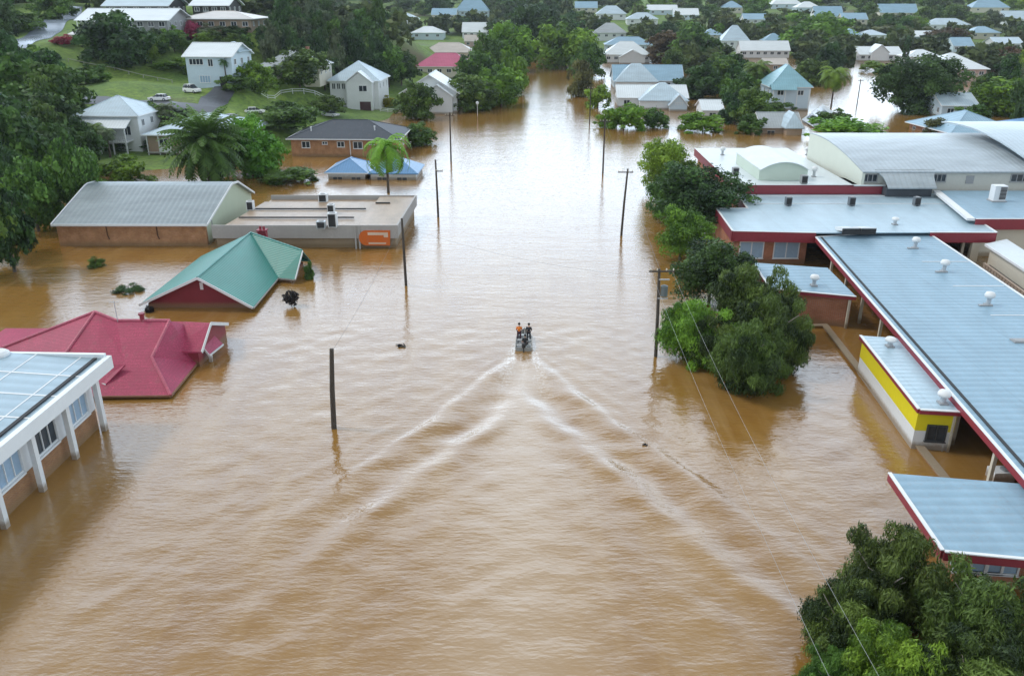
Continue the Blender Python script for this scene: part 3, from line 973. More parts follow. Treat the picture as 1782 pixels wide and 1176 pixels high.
g.f += [(0, 1, 2, 3, 4), (9, 8, 7, 6, 5)] + [(k, 5 + k, 5 + (k + 1) % 5, (k + 1) % 5) for k in range(5)]
g.prism([(er.x - 0.9, vb.y + 0.7), (we.x - 0.6, we.y + 0.5), (we.x - 0.6, wb.y - 0.5), (er.x - 0.9, wb.y - 0.5)], -2, z_e - 0.02)
g.build('wall', GAB, t, world=True)
MB().box((ap.x - 0.16, yy - 0.06, 2.0), (ap.x + 0.16, yy - 0.004, 2.75)).build('gable_vent', WHITE, t, world=True)
ch = P(456, 414, 2.6)
MB().box((ch.x - 0.5, ch.y, 1.0), (ch.x + 0.5, ch.y + 0.8, 3.4)).box((ch.x - 0.6, ch.y - 0.1, 3.4), (ch.x + 0.6, ch.y + 0.9, 3.55)).tube([(ch.x - 0.2, ch.y + 0.4, 3.55), (ch.x - 0.2, ch.y + 0.4, 3.95)], 0.16, 8).tube([(ch.x + 0.22, ch.y + 0.4, 3.55), (ch.x + 0.22, ch.y + 0.4, 3.95)], 0.16, 8).build('chimney', MAROON, ro, world=True)

# ================================================================== brick warehouse with curved grey roof
t = thing('warehouse', 'orange brick warehouse with a big grey sheet roof standing in the flood', 'warehouse', (-48, 104, 0))
fl, fr = P(105, 428), P(356, 433)
fr = Vector((fr.x, fl.y - 0.9, 0))
z_e = 2.95
def arch(yf, yb, ze, zr, n=7, zb=None):
    """roof profile: straight slope, rolled crown, back slope"""
    ym = yf + (yb - yf) * 0.56
    return [(yf, ze), (yf + (ym - yf) * 0.8, ze + (zr - ze) * 0.835), (yf + (ym - yf) * 0.93, zr - 0.12), (ym, zr), (ym + (yb - ym) * 0.25, zr - 0.15), (yb, zb or ze)]
prof = arch(fl.y - 0.5, 121.5, z_e, 6.05, zb=3.0)
xl, xr = fl.x - 0.3, fr.x + 0.5
r = MB()
def xoff(y):
    return (y - fl.y) * 0.045
for (y0, z0), (y1, z1) in zip(prof[:-1], prof[1:]):
    r.slab([(xl + xoff(y0), y0, z0), (xr + xoff(y0), y0, z0), (xr + 2.4 * (y0 - fl.y > 2) * 0 + xoff(y0) * 2.2 + 0, y1, z1) if False else (xr + xoff(y1), y1, z1), (xl + xoff(y1), y1, z1)], 0.14)
GREYROOF = sheet('weathered_grey_sheet', (0.27, 0.32, 0.345), 'X', 0.7, dirt=(0.3, 0.27, 0.22), amt=0.25)
ro = r.build('roof', GREYROOF, t, world=True)
MB().box((xl, fl.y - 0.68, z_e - 0.2), (xr, fl.y - 0.52, z_e + 0.05)).build('gutter', WHITE, ro, world=True)
for xx in (xl - 0.02, xr + 0.02):
    g = MB()
    for (y0, z0), (y1, z1) in zip(prof[:-1], prof[1:]):
        g.bar((xx + xoff(y0), y0, z0 - 0.02), (xx + xoff(y1), y1, z1 - 0.02), 0.1, 0.26)
    g.build('barge_flashing', WHITE, ro, world=True)
MB().prism([(fl.x, fl.y), (fr.x, fl.y), (fr.x, fl.y + 4), (fl.x, fl.y + 4)], -2, z_e - 0.2).build('wall', BRK_ORANGE, t, 'orange brick front wall', world=True)
g = MB()
xw = fr.x - 0.02
pts = [(y, z - 0.15) for y, z in prof[0:]]
pts = [(max(y, fl.y + 0.1), z) for y, z in pts]
poly = [(xw + xoff(y), y, z) for y, z in pts] + [(xw + xoff(121), pts[-1][0], -2), (xw, pts[0][0], -2)]
g.v += poly + [(p[0] - 17.5, p[1], p[2]) for p in poly]
n = len(poly)
g.f += [tuple(range(n)), tuple(range(2 * n - 1, n - 1, -1))] + [(k, n + k, n + (k + 1) % n, (k + 1) % n) for k in range(n)]
g.build('end_wall', paint('pale_green_cladding', (0.50, 0.56, 0.42), 0.6, 0.12, 0.5, streak=True, silt=True), t, 'pale green end wall', world=True)
for u, vz in ((188, 1.2), (275, 1.2)):
    x = P(u, 430).x
    MB().tube([(x, fl.y - 0.08, z_e - 0.25), (x, fl.y - 0.08, 1.4), (x + 0.15, fl.y - 0.08, 0.9)], 0.07, 6).build('downpipe', paint('rust_brown', (0.12, 0.06, 0.035), 0.8), t, world=True)
MB().tube([(fr.x + 0.1, fl.y + 2.2, 2.9), (fr.x + 0.1, fl.y + 2.2, -1)], 0.07, 6).build('downpipe', GREY, t, world=True)

# ================================================================== flat roofed shop with orange sign
t = thing('flat_roof_shop', 'flat beige roofed shop with grey parapet and orange sign in the flood', 'shop', (-25, 108, 0))
x0, x1 = P(382, 425).x, P(692, 436).x
y0 = 102.6
y1 = 119.5
zt = 2.75
ROOF_BEIGE = sheet('beige_roof', (0.40, 0.30, 0.215), 'Y', 0.75, dirt=(0.16, 0.12, 0.09), amt=0.3, dirt_amt=0.6)
A = Vector((x0 + 1.2, y0 + 0.25, zt)); Bp = Vector((x1 - 0.25, y0 + 0.25, zt)); Cp = Vector((x1 + 0.35, y1, zt)); Dp = Vector((x0 + 3.0, y1, zt))
r = MB()
xm = P(617, 400, zt).x
r.slab([A, (xm - 0.02, A.y, zt), (xm + 0.5, y1 - 3.2, zt + 0.1), (Dp.x, y1 - 3.2, zt + 0.1)], 0.2)
r.slab([(xm + 0.02, A.y, zt + 0.12), (Bp.x, Bp.y, zt + 0.12), (Cp.x, y1, zt + 0.12), (xm + 0.55, y1, zt + 0.12)], 0.2)
r.slab([(Dp.x, y1 - 3.15, zt - 0.35), (xm + 0.5, y1 - 3.15, zt - 0.35), (xm + 0.5, y1, zt - 0.35), (Dp.x, y1, zt - 0.35)], 0.2)
ro = r.build('roof', ROOF_BEIGE, t, world=True)
PAR = paint('grey_parapet', (0.40, 0.385, 0.37), 0.65, 0.2, 0.5, streak=True)
g = MB()
g.box((x0, y0, 1.35), (x1 + 0.05, y0 + 0.22, zt + 0.28))
g.slab([(x1 - 0.17, y0 + 0.223, zt + 0.28), (x1 + 0.05, y0 + 0.223, zt + 0.28), (x1 + 0.62, y1 + 0.3, zt + 0.28), (x1 + 0.38, y1 + 0.3, zt + 0.28)], 1.5)
g.box((Dp.x, y1 + 0.02, 1.6), (x1 + 0.37, y1 + 0.25, zt + 0.28))
g.build('parapet', PAR, t, world=True)
MB().prism([(x0 + 0.3, y0 + 0.5), (x1 - 0.4, y0 + 0.5), (x1 + 0.2, y1 - 0.2), (Dp.x + 0.2, y1 - 0.2), (x0 + 1.4, y0 + 8)], -2, 2.3).build('wall', paint('shop_wall', (0.34, 0.26, 0.17), 0.7, 0.25, 0.6, silt=True), t, world=True)
g = MB()
for x in (xm - 0.15, xm + 0.35):
    g.box((x - 0.1, y0 - 0.12, 0.0), (x + 0.1, y0 - 0.003, zt + 0.3))
g.build('downpipe', PAR, t, world=True)
# sign panel with rounded left end
xs0, xs1 = P(623, 420, 1.2).x, P(677, 420, 1.2).x
zc, hh = 1.42, 0.98
def signshape(s, y):
    pts = []
    for k in range(9):
        a = R(90 + 180 * k / 8)
        pts.append((xs0 + hh * 0.9 + math.cos(a) * hh * 0.9 * s, y, zc + math.sin(a) * hh * s))
    pts += [(xs1, y, zc - hh * s), (xs1 + 0.1, y, zc + hh * s)]
    return pts
def panel(pts, th):
    mb = MB(); n = len(pts)
    mb.v += pts + [(p[0], p[1] - th, p[2]) for p in pts]
    mb.f += [tuple(range(n)), tuple(range(2 * n - 1, n - 1, -1))] + [(k, (k + 1) % n, n + (k + 1) % n, n + k) for k in range(n)]
    return mb
sg = panel(signshape(1.0, y0 - 0.004), 0.12).build('sign_panel', paint('orange_sign', (0.62, 0.13, 0.012), 0.45, 0.12, 0.6), t, world=True)
st = MB()
st.box((xs0 + 1.15, y0 - 0.15, zc + 0.38), (xs1 - 0.2, y0 - 0.126, zc + 0.74))
st.box((xs1 - 0.75, y0 - 0.15, zc + 0.1), (xs1 - 0.2, y0 - 0.126, zc + 0.377))
st.build('sign_stripe', paint('pale_sign', (0.72, 0.55, 0.42), 0.5), sg, world=True)
MB().box((xs0 + 1.2, y0 - 0.15, zc - 0.78), (xs1 - 0.5, y0 - 0.126, zc - 0.58)).build('sign_stripe', MATS['pale_sign'], sg, world=True)
# roof plant: things bolted to the roof that are things of their own
def rooftop_unit(u, v, z, sx, sy, sz, label, m=None, group='air conditioners on the shop roof', grille=True, name='air_conditioner'):
    p = P(u, v, z)
    t = thing(name, label, 'air conditioner' if name == 'air_conditioner' else 'vent', (p.x, p.y, z), 0, group)
    mb = MB().box((-sx / 2, -sy / 2, 0.12), (sx / 2, sy / 2, sz))
    mb.build('casing', m or STEEL, t)
    f = MB()
    for a in (-1, 1):
        f.box((a * sx * 0.35 - 0.06, -sy / 2, 0), (a * sx * 0.35 + 0.06, sy / 2, 0.118))
    f.build('foot', GREY, t)
    if grille:
        g = MB()
        g.box((-sx * 0.4, -sy / 2 - 0.025, 0.2), (sx * 0.4, -sy / 2 - 0.003, sz - 0.1))
        g.build('grille', DARK, t)
        MB().lathe([(min(sx, sy) * 0.38, 0), (min(sx, sy) * 0.38, 0.05), (0.08, 0.07)], (0, 0, sz + 0.002), 14).build('fan', GREY, t)
    return t
rooftop_unit(560, 398, zt, 1.1, 0.9, 1.0, 'squat grey air conditioner at the front of the beige shop roof')
rooftop_unit(580, 396, zt, 1.1, 1.0, 1.9, 'tall pale air conditioner right of the squat grey one on the beige shop roof', WHITE)
rooftop_unit(577, 372, zt, 0.9, 0.9, 1.3, 'slim pale air conditioner in the middle of the beige shop roof', WHITE)
rooftop_unit(563, 352, zt, 1.2, 1.0, 1.2, 'white air conditioner near the back of the beige shop roof', WHITE)
rooftop_unit(437, 366, zt, 0.9, 0.9, 1.3, 'pale air conditioner on the shop roof beside the green warehouse wall', WHITE)
mb = MB()
for k, (yy, xa, xb) in enumerate(((y0 + 4.2, x0 + 2.2, xm - 1.0), (y0 + 9.0, x0 + 3.0, xm - 0.2), (y0 + 12.4, xm + 0.6, x1 - 2.6))):
    mb.box((xa, yy, zt + 0.15), (xb, yy + 0.22, zt + 0.3))
mb.build('roof_batten', DARK, t, world=True)
# ------------------------------------------------------------------ houses measured from the picture
HR = []
def hpx(label, u0, u1, yf, v_eave, v_top, d, roof, wm, rm, Z=None, az=2.3, oh=0.5, **kw):
    uc = (u0 + u1) / 2
    zg = 0.0
    X = PD(uc, v_eave, yf).x
    if yf < 0:                               # -yf is the height of the eaves: find where that fits the line of sight
        q_ = march(uc, v_eave, -yf, 150.0, 1500.0)
        yf = q_.y; X = q_.x
        if Z is not None: Z = q_.z
    if Z is None:
        Z = max(ground(X, yf), -0.2)
    wh = zat(yf, v_eave) - Z
    fw = proj((X, yf, Z + wh))[2]
    w = (u1 - u0) / F_PX * fw - 2 * oh
    rise = max(0.4, zat(yf + d / 2, v_top) - Z - wh - 0.25)
    t = house(label, X + math.sin(R(az)) * 0, yf + d / 2, Z, -az, w, d, wh, roof, rise, wm, rm, oh=oh, **kw)
    HR.append((u0, u1, v_top, v_eave + 0.75 * min(wh, 5) / fw * F_PX, yf + d))
    dims = (w, wh, rise)
    return t, dims
R_WHITE = sheet('white_sheet', (0.66, 0.72, 0.75), 'X', 0.6, amt=0.12, dirt_amt=0.2)
R_PALE = sheet('pale_blue_sheet', (0.46, 0.58, 0.66), 'X', 0.6, amt=0.18)
R_BLUE = sheet('mid_blue_sheet', (0.25, 0.41, 0.53), 'X', 0.6, amt=0.2)
R_GREY = sheet('plain_grey_sheet', (0.36, 0.40, 0.42), 'X', 0.6, amt=0.25)
R_TEAL = sheet('blue_green_sheet', (0.23, 0.43, 0.50), 'X', 0.6, amt=0.2)
R_PINK = sheet('pink_red_sheet', (0.52, 0.12, 0.22), 'X', 0.6, amt=0.2)
R_BUFF = sheet('buff_sheet', (0.52, 0.48, 0.44), 'X', 0.6, amt=0.2)
R_DARKTILE = tiles('dark_slate_tile', (0.055, 0.068, 0.09))
R_BRIGHTBLUE = sheet('bright_blue_sheet', (0.13, 0.29, 0.52), 'X', 0.45, amt=0.15, dirt_amt=0.1)
PINKW = paint('pink_wall', (0.55, 0.38, 0.34), 0.6)
WARM = paint('warm_wall', (0.42, 0.31, 0.22), 0.7, 0.25)

# brick house with dark tiles
yf = P(600, 273).y
t, dm = hpx('long brick house with dark tiled hip roof standing in brown water', 501, 700, yf, 243, 208, 14, 'hip', BRK_ORANGE, R_DARKTILE, Z=0, oh=0.7, nwin=0, base=-2)
w, wh, rise = dm
for k, (fx_, ww, hh_) in enumerate(((-0.36, 1.6, 1.2), (-0.18, 1.0, 0.5), (-0.03, 1.4, 1.0), (0.13, 1.8, 1.3), (0.26, 1.2, 0.5), (0.4, 1.4, 1.0))):
    window(t, (w * fx_, -7, wh - 0.45 - hh_ / 2), (0, -1), ww, hh_, WHITE, PANE, 1)
MB().bar((w * 0.06, -7.35, -2), (w * 0.06, -7.35, wh), 0.14, 0.14).build('post', WHITE, t)
rr = [c for c in t.children if c.name.startswith('roof')][0]
for fx_, fy_ in ((-0.33, -4.6), (0.27, -4.2)):
    z0 = wh + 0.2 + (7.7 + fy_) / 7.7 * rise - 0.1
    MB().tube([(w * fx_, fy_, z0), (w * fx_, fy_, z0 + 0.8)], 0.12, 8).lathe([(0.2, z0 + 0.8), (0.2, z0 + 0.95)], (w * fx_, fy_, 0), 8).build('roof_vent', WHITE, rr)
# blue roofed shed in front of it
yf = P(640, 312).y
t, dm = hpx('bright blue roofed shed with double hip roof, drowned in front of the brick house', 567, 642, yf, 302, 274, 8, 'hip', WHITE, R_BRIGHTBLUE, Z=0, oh=0.5, nwin=2, wz=0.15, trim=WHITE)
w, wh, rise = dm
g = MB(); g.hip(w / 2 + 0.6, w / 2 + 9.4, -4.6, 3.9, wh + 0.006, rise * 1.25)
g.build('roof', R_BRIGHTBLUE, t)
MB().box((w / 2 + 1.0, -4.2, -2), (w / 2 + 9, 3.5, wh)).build('wall', WHITE, t)
window(t, (w / 2 + 3.0, -4.2, 0.15), (0, -1), 1.8, 0.6)
window(t, (w / 2 + 6.5, -4.2, 0.15), (0, -1), 1.8, 0.6)
# veranda house behind the date palm
yf = P(300, 274).y
t, dm = hpx('house with pale blue hip roof and open brick veranda behind the date palm', 250, 432, yf, 236, 196, 17, 'hip', WARM, R_PALE, Z=0.2, oh=0.8, nwin=3, chimney=False)
w, wh, rise = dm
v_ = MB()
for k in range(4):
    v_.bar((-w / 2 + 0.2 + k * 2.3, -9.3, -1), (-w / 2 + 0.2 + k * 2.3, -9.3, wh), 0.16, 0.16)
v_.build('veranda_post', WHITE, t)
MB().box((-w / 2, -9.4, 0.7), (-w / 2 + 7.4, -8.51, 0.9)).build('veranda_floor', CONC, t)
MB().box((-w / 2 + 2.6, -9.5, 0.92), (-w / 2 + 4.9, -9.35, 1.9)).build('veranda_screen', WHITE, t)
# high-set white house on the left
yf = 166.0
t, dm = hpx('high set white house with pale hip roof and front veranda above the left trees', 128, 246, yf + 3, 203, 166, 12, 'hip', WHITE, R_PALE, Z=0.5, oh=0.5, nwin=0, base=-2)
w, wh, rise = dm
vz = zat(yf, 223) - 0.5
fz = zat(yf, 247) - 0.5
y_ = -6 - 3.2
MB().slab([(-w / 2 - 0.5, y_, vz), (w / 2 - 1.2, y_, vz), (w / 2 - 1.2, -6.01, wh - 0.3), (-w / 2 - 0.5, -6.01, wh - 0.3)], 0.14).build('veranda_roof', R_WHITE, t)
MB().box((-w / 2, y_ + 0.2, fz - 0.25), (w / 2 - 1.5, -6.004, fz)).build('veranda_floor', WHITE, t)
g = MB()
for k in range(5):
    x = -w / 2 + 0.15 + (w - 1.8) * k / 4
    g.bar((x, y_ + 0.3, -1.0), (x, y_ + 0.3, vz - 0.05), 0.22, 0.22)
g.build('veranda_post', WHITE, t)
g = MB()
g.bar((-w / 2, y_ + 0.25, fz + 1.0), (w / 2 - 1.5, y_ + 0.25, fz + 1.0), 0.08, 0.1)
for k in range(26):
    x = -w / 2 + 0.1 + (w - 1.7) * k / 25
    g.bar((x, y_ + 0.25, fz), (x, y_ + 0.25, fz + 0.95), 0.09, 0.04)
g.build('railing', WHITE, t)
for k in range(3):
    window(t, (-w / 2 + w * (k + 0.5) / 3 - 0.4, -6, fz + 1.7), (0, -1), 1.5, 1.7, WHITE, PANE, 1)
# two storey white house by the driveway
yf = 206.0
t, dm = hpx('two storey white house with pale roof beside the driveway on the hill', 320, 412, yf, 98, 72, 12, 'gx', PALEBLUE, R_WHITE, oh=0.6, nwin=0, az=6)
w, wh, rise = dm
window(t, (-w * 0.27, -6, wh - 1.3), (0, -1), 3.4, 1.3, WHITE, PANE, 3)
window(t, (w * 0.04, -6, wh - 1.5), (0, -1), 1.2, 1.6, WHITE, PANE, 1)
window(t, (-w * 0.12, -6, 1.7), (0, -1), 2.6, 1.6, WHITE, BLIND, 3)
dm_ = MB().box((w * 0.2, -6.05, 0.0), (w * 0.2 + 1.6, -6.003, 2.3)).build('garage_door', DARK, t)
g = MB(); g.hip(0.3, w / 2 + 0.6, -2.2, 5.5, wh + 0.6, rise * 0.75)
g.build('roof', R_PALE, t)
# grey roofed house beside it
t, dm = hpx('low grey roofed house half hidden by the round trees on the hill', 448, 560, -3.2, 117, 87, 14, 'hip', CREAM, R_GREY, oh=0.5, chimney=True)
# white gabled house at the water's edge
yf = 238.0
t, dm = hpx('white two storey gabled house with dark garage at the edge of the flood', 571, 664, yf, 142, 106, 15, 'hip', WHITE, R_PALE, oh=0.6, nwin=0, Z=0.3)
w, wh, rise = dm
dorm(t, w * 0.14, -10.2, -6, w * 0.52, wh - 0.1, rise * 0.62, R_WHITE, WHITE, WHITE)
window(t, (w * 0.22, -10.2, wh - 1.6), (0, -1), 2.2, 1.5, WHITE, PANE, 1)
for k in range(3):
    window(t, (-w * 0.42 + k * 1.35, -7.5, wh - 1.3), (0, -1), 0.95, 1.5, WHITE, PANE, 1)
MB().box((w * 0.14, -10.26, 0), (w * 0.14 + 3.0, -10.203, 2.5)).build('garage_door', paint('dark_red_door', (0.07, 0.025, 0.03), 0.6), t)
g = MB()
for k in range(9):
    g.bar((-w * 0.2 - k * 0.3, -9.4, 2.5 - k * 0.27), (-w * 0.2 - k * 0.3, -8.3, 2.5 - k * 0.27), 0.3, 0.06)
g.bar((-w * 0.2, -9.45, 3.4), (-w * 0.2 - 2.7, -9.45, 1.0), 0.06, 0.08)
g.build('stair', WHITE, t)
# white gabled house nearer the street
yf = P(740, 196).y
t, dm = hpx('white house with broad white gable standing by the flooded street on the left', 697, 803, yf, 160, 122, 13, 'gy', WHITE, R_WHITE, Z=0, oh=0.9, nwin=2, az=3)
w, wh, rise = dm
dorm(t, w * 0.16, -9.8, -6, w * 0.55, wh - 0.9, rise * 0.62, R_WHITE, WHITE, WHITE)
window(t, (w * 0.16, -9.8, wh - 2.4), (0, -1), 2.6, 1.3)
# pink roofed house and the ones behind it
t, dm = hpx('house with pink red roof and cream walls behind the white gabled house', 722, 826, -4.5, 117, 92, 14, 'hip', CREAM, R_PINK, Z=0, oh=0.5)
t, dm = hpx('cream house with buff hip roof behind the pink roof', 735, 826, -4.5, 92, 74, 14, 'hip', CREAM, R_BUFF, Z=0.5, oh=0.5)
t, dm = hpx('white roofed house between trees beyond the buff roof', 804, 850, -4.5, 56, 38, 12, 'gx', WHITE, R_WHITE, oh=0.4)
t, dm = hpx('house with steep blue roof near the top of the photo, left of the street', 792, 852, -4.5, 20, 0, 12, 'hip', PALEBLUE, R_BLUE, oh=0.4)
t, dm = hpx('small pinkish house under the white roof, left of the street', 808, 846, -3.5, 72, 60, 8, 'gx', PINKW, R_BUFF, oh=0.3)
# buildings along the top of the hill
t, dm = hpx('long white roofed hilltop building with open decks', 132, 300, 262, 34, 12, 16, 'gx', GREY, R_WHITE, oh=1.2, nwin=8, cat='building')
w, wh, rise = dm
MB().box((-w * 0.48, -11.5, wh * 0.35), (-w * 0.2, -8.02, wh * 0.35 + 0.25)).build('deck', WHITE, t)
g = MB()
for k in range(6):
    g.bar((-w * 0.47 + k * w * 0.052, -11.4, -1), (-w * 0.47 + k * w * 0.052, -11.4, wh - 0.2), 0.16, 0.16)
g.build('deck_post', WHITE, t)
g = MB()
g.bar((-w * 0.48, -11.45, wh * 0.35 + 1.2), (-w * 0.2, -11.45, wh * 0.35 + 1.2), 0.08, 0.1)
for k in range(24):
    g.bar((-w * 0.48 + k * w * 0.0122, -11.45, wh * 0.35 + .25), (-w * 0.48 + k * w * 0.0122, -11.45, wh * 0.35 + 1.2), 0.05, 0.05)
g.build('railing', WHITE, t)
t, dm = hpx('hilltop building with wide cream hip roof above the pink shrub', 310, 446, 276, 34, 19, 15, 'hip', WARM, R_BUFF, oh=1.4, nwin=6, cat='building')
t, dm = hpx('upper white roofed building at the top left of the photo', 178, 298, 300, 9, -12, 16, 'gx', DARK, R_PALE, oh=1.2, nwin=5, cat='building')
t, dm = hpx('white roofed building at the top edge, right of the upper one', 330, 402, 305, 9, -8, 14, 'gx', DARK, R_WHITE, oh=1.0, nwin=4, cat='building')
t, dm = hpx('low pale roofed carport beside the pink shrub on the hill', 118, 166, 250, 61, 54, 7, 'gx', CREAM, R_BUFF, oh=0.4, nwin=0, sidewin=False, cat='carport')
t, dm = hpx('pale blue roofed cabin among the dark trees at the left edge', -30, 20, 178, 172, 152, 9, 'hip', PALEBLUE, R_BLUE, oh=0.4, nwin=1)

# ------------------------------------------------------------------ right of the street
yf = P(1150, 207).y
t, dm = hpx('long white roofed house with latticed front gable behind the bright shrubs', 1075, 1200, -2.9, 170, 146, 13, 'gx', WHITE, R_WHITE, Z=0, oh=0.5, nwin=4)
w, wh, rise = dm
g = MB(); g.hip(-w * 0.22, w * 0.5, -11, 1.5, wh - 0.5, rise * 1.5); g.build('roof', R_PALE, t)
dorm(t, w * 0.33, -13.5, -9.5, w * 0.24, wh - 1.4, rise * 1.0, R_PALE, PALEBLUE, WHITE)
MB().box((-w * 0.2, -10.4, -2), (w * 0.48, -6.52, wh - 0.55)).build('wall', WHITE, t)
t, dm = hpx('long pale blue roofed house, second behind the shrubs right of the street', 1068, 1192, -2.9, 140, 111, 15, 'gx', PALEBLUE, R_BLUE, Z=0, oh=0.5)
w, wh, rise = dm
g = MB(); g.hip(-w * 0.5, w * 0.14, -10.5, 1.2, wh - 0.4, rise * 1.2); g.build('roof', R_PALE, t)
MB().box((-w * 0.48, -10, -2), (w * 0.12, -7.02, wh - 0.44)).build('wall', WHITE, t)
t, dm = hpx('white hip roofed house, third behind the shrubs right of the street', 1052, 1134, -3.8, 96, 72, 15, 'hip', WHITE, R_WHITE, Z=0, oh=0.5)
w, wh, rise = dm
dorm(t, w * 0.1, -11.5, -7, w * 0.55, wh - 0.8, rise * 0.6, R_WHITE, WHITE, WHITE)
t, dm = hpx('blue hip roofed house half hidden behind the third white roof', 1054, 1138, -4.5, 79, 64, 14, 'hip', PALEBLUE, R_BLUE, Z=0, oh=0.5)
t, dm = hpx('grey blue hip roofed house with white veranda at the far end of the right row', 1034, 1092, -5, 58, 40, 14, 'hip', WHITE, R_GREY, Z=0, oh=0.6, nwin=4)
t, dm = hpx('steep blue green roofed cottage among palms', 1341, 1416, P(1380, 192).y, 153, 112, 14, 'hip', PALEBLUE, R_TEAL, Z=0, oh=0.5, nwin=2)
w, wh, rise = dm
g = MB(); g.gable(-w * 0.54, w * 0.1, -9.6, -6, wh - 0.3, 1.4, 'x'); g.build('porch_roof', R_TEAL, t)
g = MB()
for k in range(4):
    g.bar((-w * 0.48 + k * w * 0.3, -9.2, -2), (-w * 0.48 + k * w * 0.3, -9.2, wh - 0.3), 0.18, 0.18)
g.build('porch_post', WHITE, t)
t, dm = hpx('grey roofed cottage sunk to its gutters behind the school', 1324, 1398, P(1360, 232).y, 221, 193, 10, 'gx', WARM, R_GREY, Z=0, oh=0.5, nwin=2, wz=0.2, sidewin=False)
w, wh, rise = dm
g = MB(); g.hip(0.0, w * 0.5, -8.5, 0.5, wh + 0.05, rise * 1.15); g.build('roof', R_PALE, t)
MB().box((w * 0.06, -8.1, -2), (w * 0.45, -5.02, wh)).build('wall', WARM, t)
# tilted roof with dark solar panels
pz = [P(1395, 208, 0.6), P(1418, 222, 0.3), P(1452, 196, 2.0), P(1432, 182, 2.4)]
t = thing('flooded_shed', 'shed with dark solar panels on its tilted grey roof, sunk beside the palms', 'shed', (pz[0].x, pz[0].y, 0))
ro = MB().slab(pz, 0.15).build('roof', R_GREY, t, world=True)
c0 = [a.lerp(b2, 0.12) + Vector((0, 0, 0.06)) for a, b2 in zip(pz, pz[2:] + pz[:2])]
for k in range(3):
    f0, f1 = 0.05 + k * 0.32, 0.3 + k * 0.32
    pts = [c0[0].lerp(c0[3], f0), c0[1].lerp(c0[2], f0), c0[1].lerp(c0[2], f1), c0[0].lerp(c0[3], f1)]
    MB().slab([p + Vector((0, 0, 0.06)) for p in pts], 0.06).build('solar_panel', glass('solar_panel', (0.012, 0.016, 0.035), 0.15), ro, world=True)
MB().prism(inset([(p.x, p.y) for p in pz], 0.8), -2, 0.2).build('wall', GREY, t, world=True)
# houses on the right
t, dm = hpx('white gabled house with tall white roof beside the dark cypress', 1496, 1572, -3.5, 95, 80, 14, 'gx', WHITE, R_WHITE, Z=0, oh=0.6)
w, wh, rise = dm
dorm(t, -w * 0.05, -9, 0, w * 0.4, wh + rise * 0.25, rise * 1.1, R_WHITE, WHITE, WHITE)
t, dm = hpx('pink walled house with broad white hip roof behind the big dark tree', 1622, 1722, -4.5, 121, 92, 18, 'hip', PINKW, R_WHITE, Z=0, oh=0.9)
t, dm = hpx('white roofed house peeping over the big dark tree', 1580, 1640, -4.5, 100, 86, 12, 'hip', WHITE, R_WHITE, Z=0, oh=0.5)
t, dm = hpx('pale flat roofed house between the dark tree and the leafy shrubs', 1640, 1706, P(1675, 206).y, 184, 160, 12, 'gx', PALEBLUE, R_PALE, Z=0, oh=0.4, nwin=2)
yf = P(1700, 243).y
t, dm = hpx('blue hip roofed house sunk in brown water behind the school hall', 1640, 1776, yf, 232, 192, 17, 'hip', BRK_RED, R_BLUE, Z=0, oh=0.8, nwin=3, wz=0.5, az=-6)
t, dm = hpx('small bright blue roofed building at the right edge', 1764, 1840, P(1790, 240).y, 226, 206, 10, 'hip', PALEBLUE, R_BRIGHTBLUE, Z=0, oh=0.4, nwin=1)
t, dm = hpx('pale roofed two storey house among trees at the upper right of the street', 1256, 1306, -5.5, 72, 44, 12, 'hip', WHITE, R_PALE, Z=0, oh=0.5)
t, dm = hpx('white walled house with parapet behind a round bush', 1290, 1376, -4, 88, 70, 12, 'gx', WHITE, R_WHITE, Z=0, oh=0.4)
t, dm = hpx('house with blue roof rising behind the white walled one', 1330, 1368, -5.5, 72, 58, 10, 'hip', PALEBLUE, R_BLUE, Z=0, oh=0.4)
t, dm = hpx('low brown roofed shed among palms behind the blue green cottage', 1330, 1372, -3, 112, 100, 8, 'gx', WARM, R_BUFF, Z=0, oh=0.4, nwin=1)
t, dm = hpx('low white roofed house half hidden by shrubs right of the street', 1222, 1262, P(1240, 205).y, 192, 172, 10, 'gx', WHITE, R_WHITE, Z=0, oh=0.4, nwin=1)
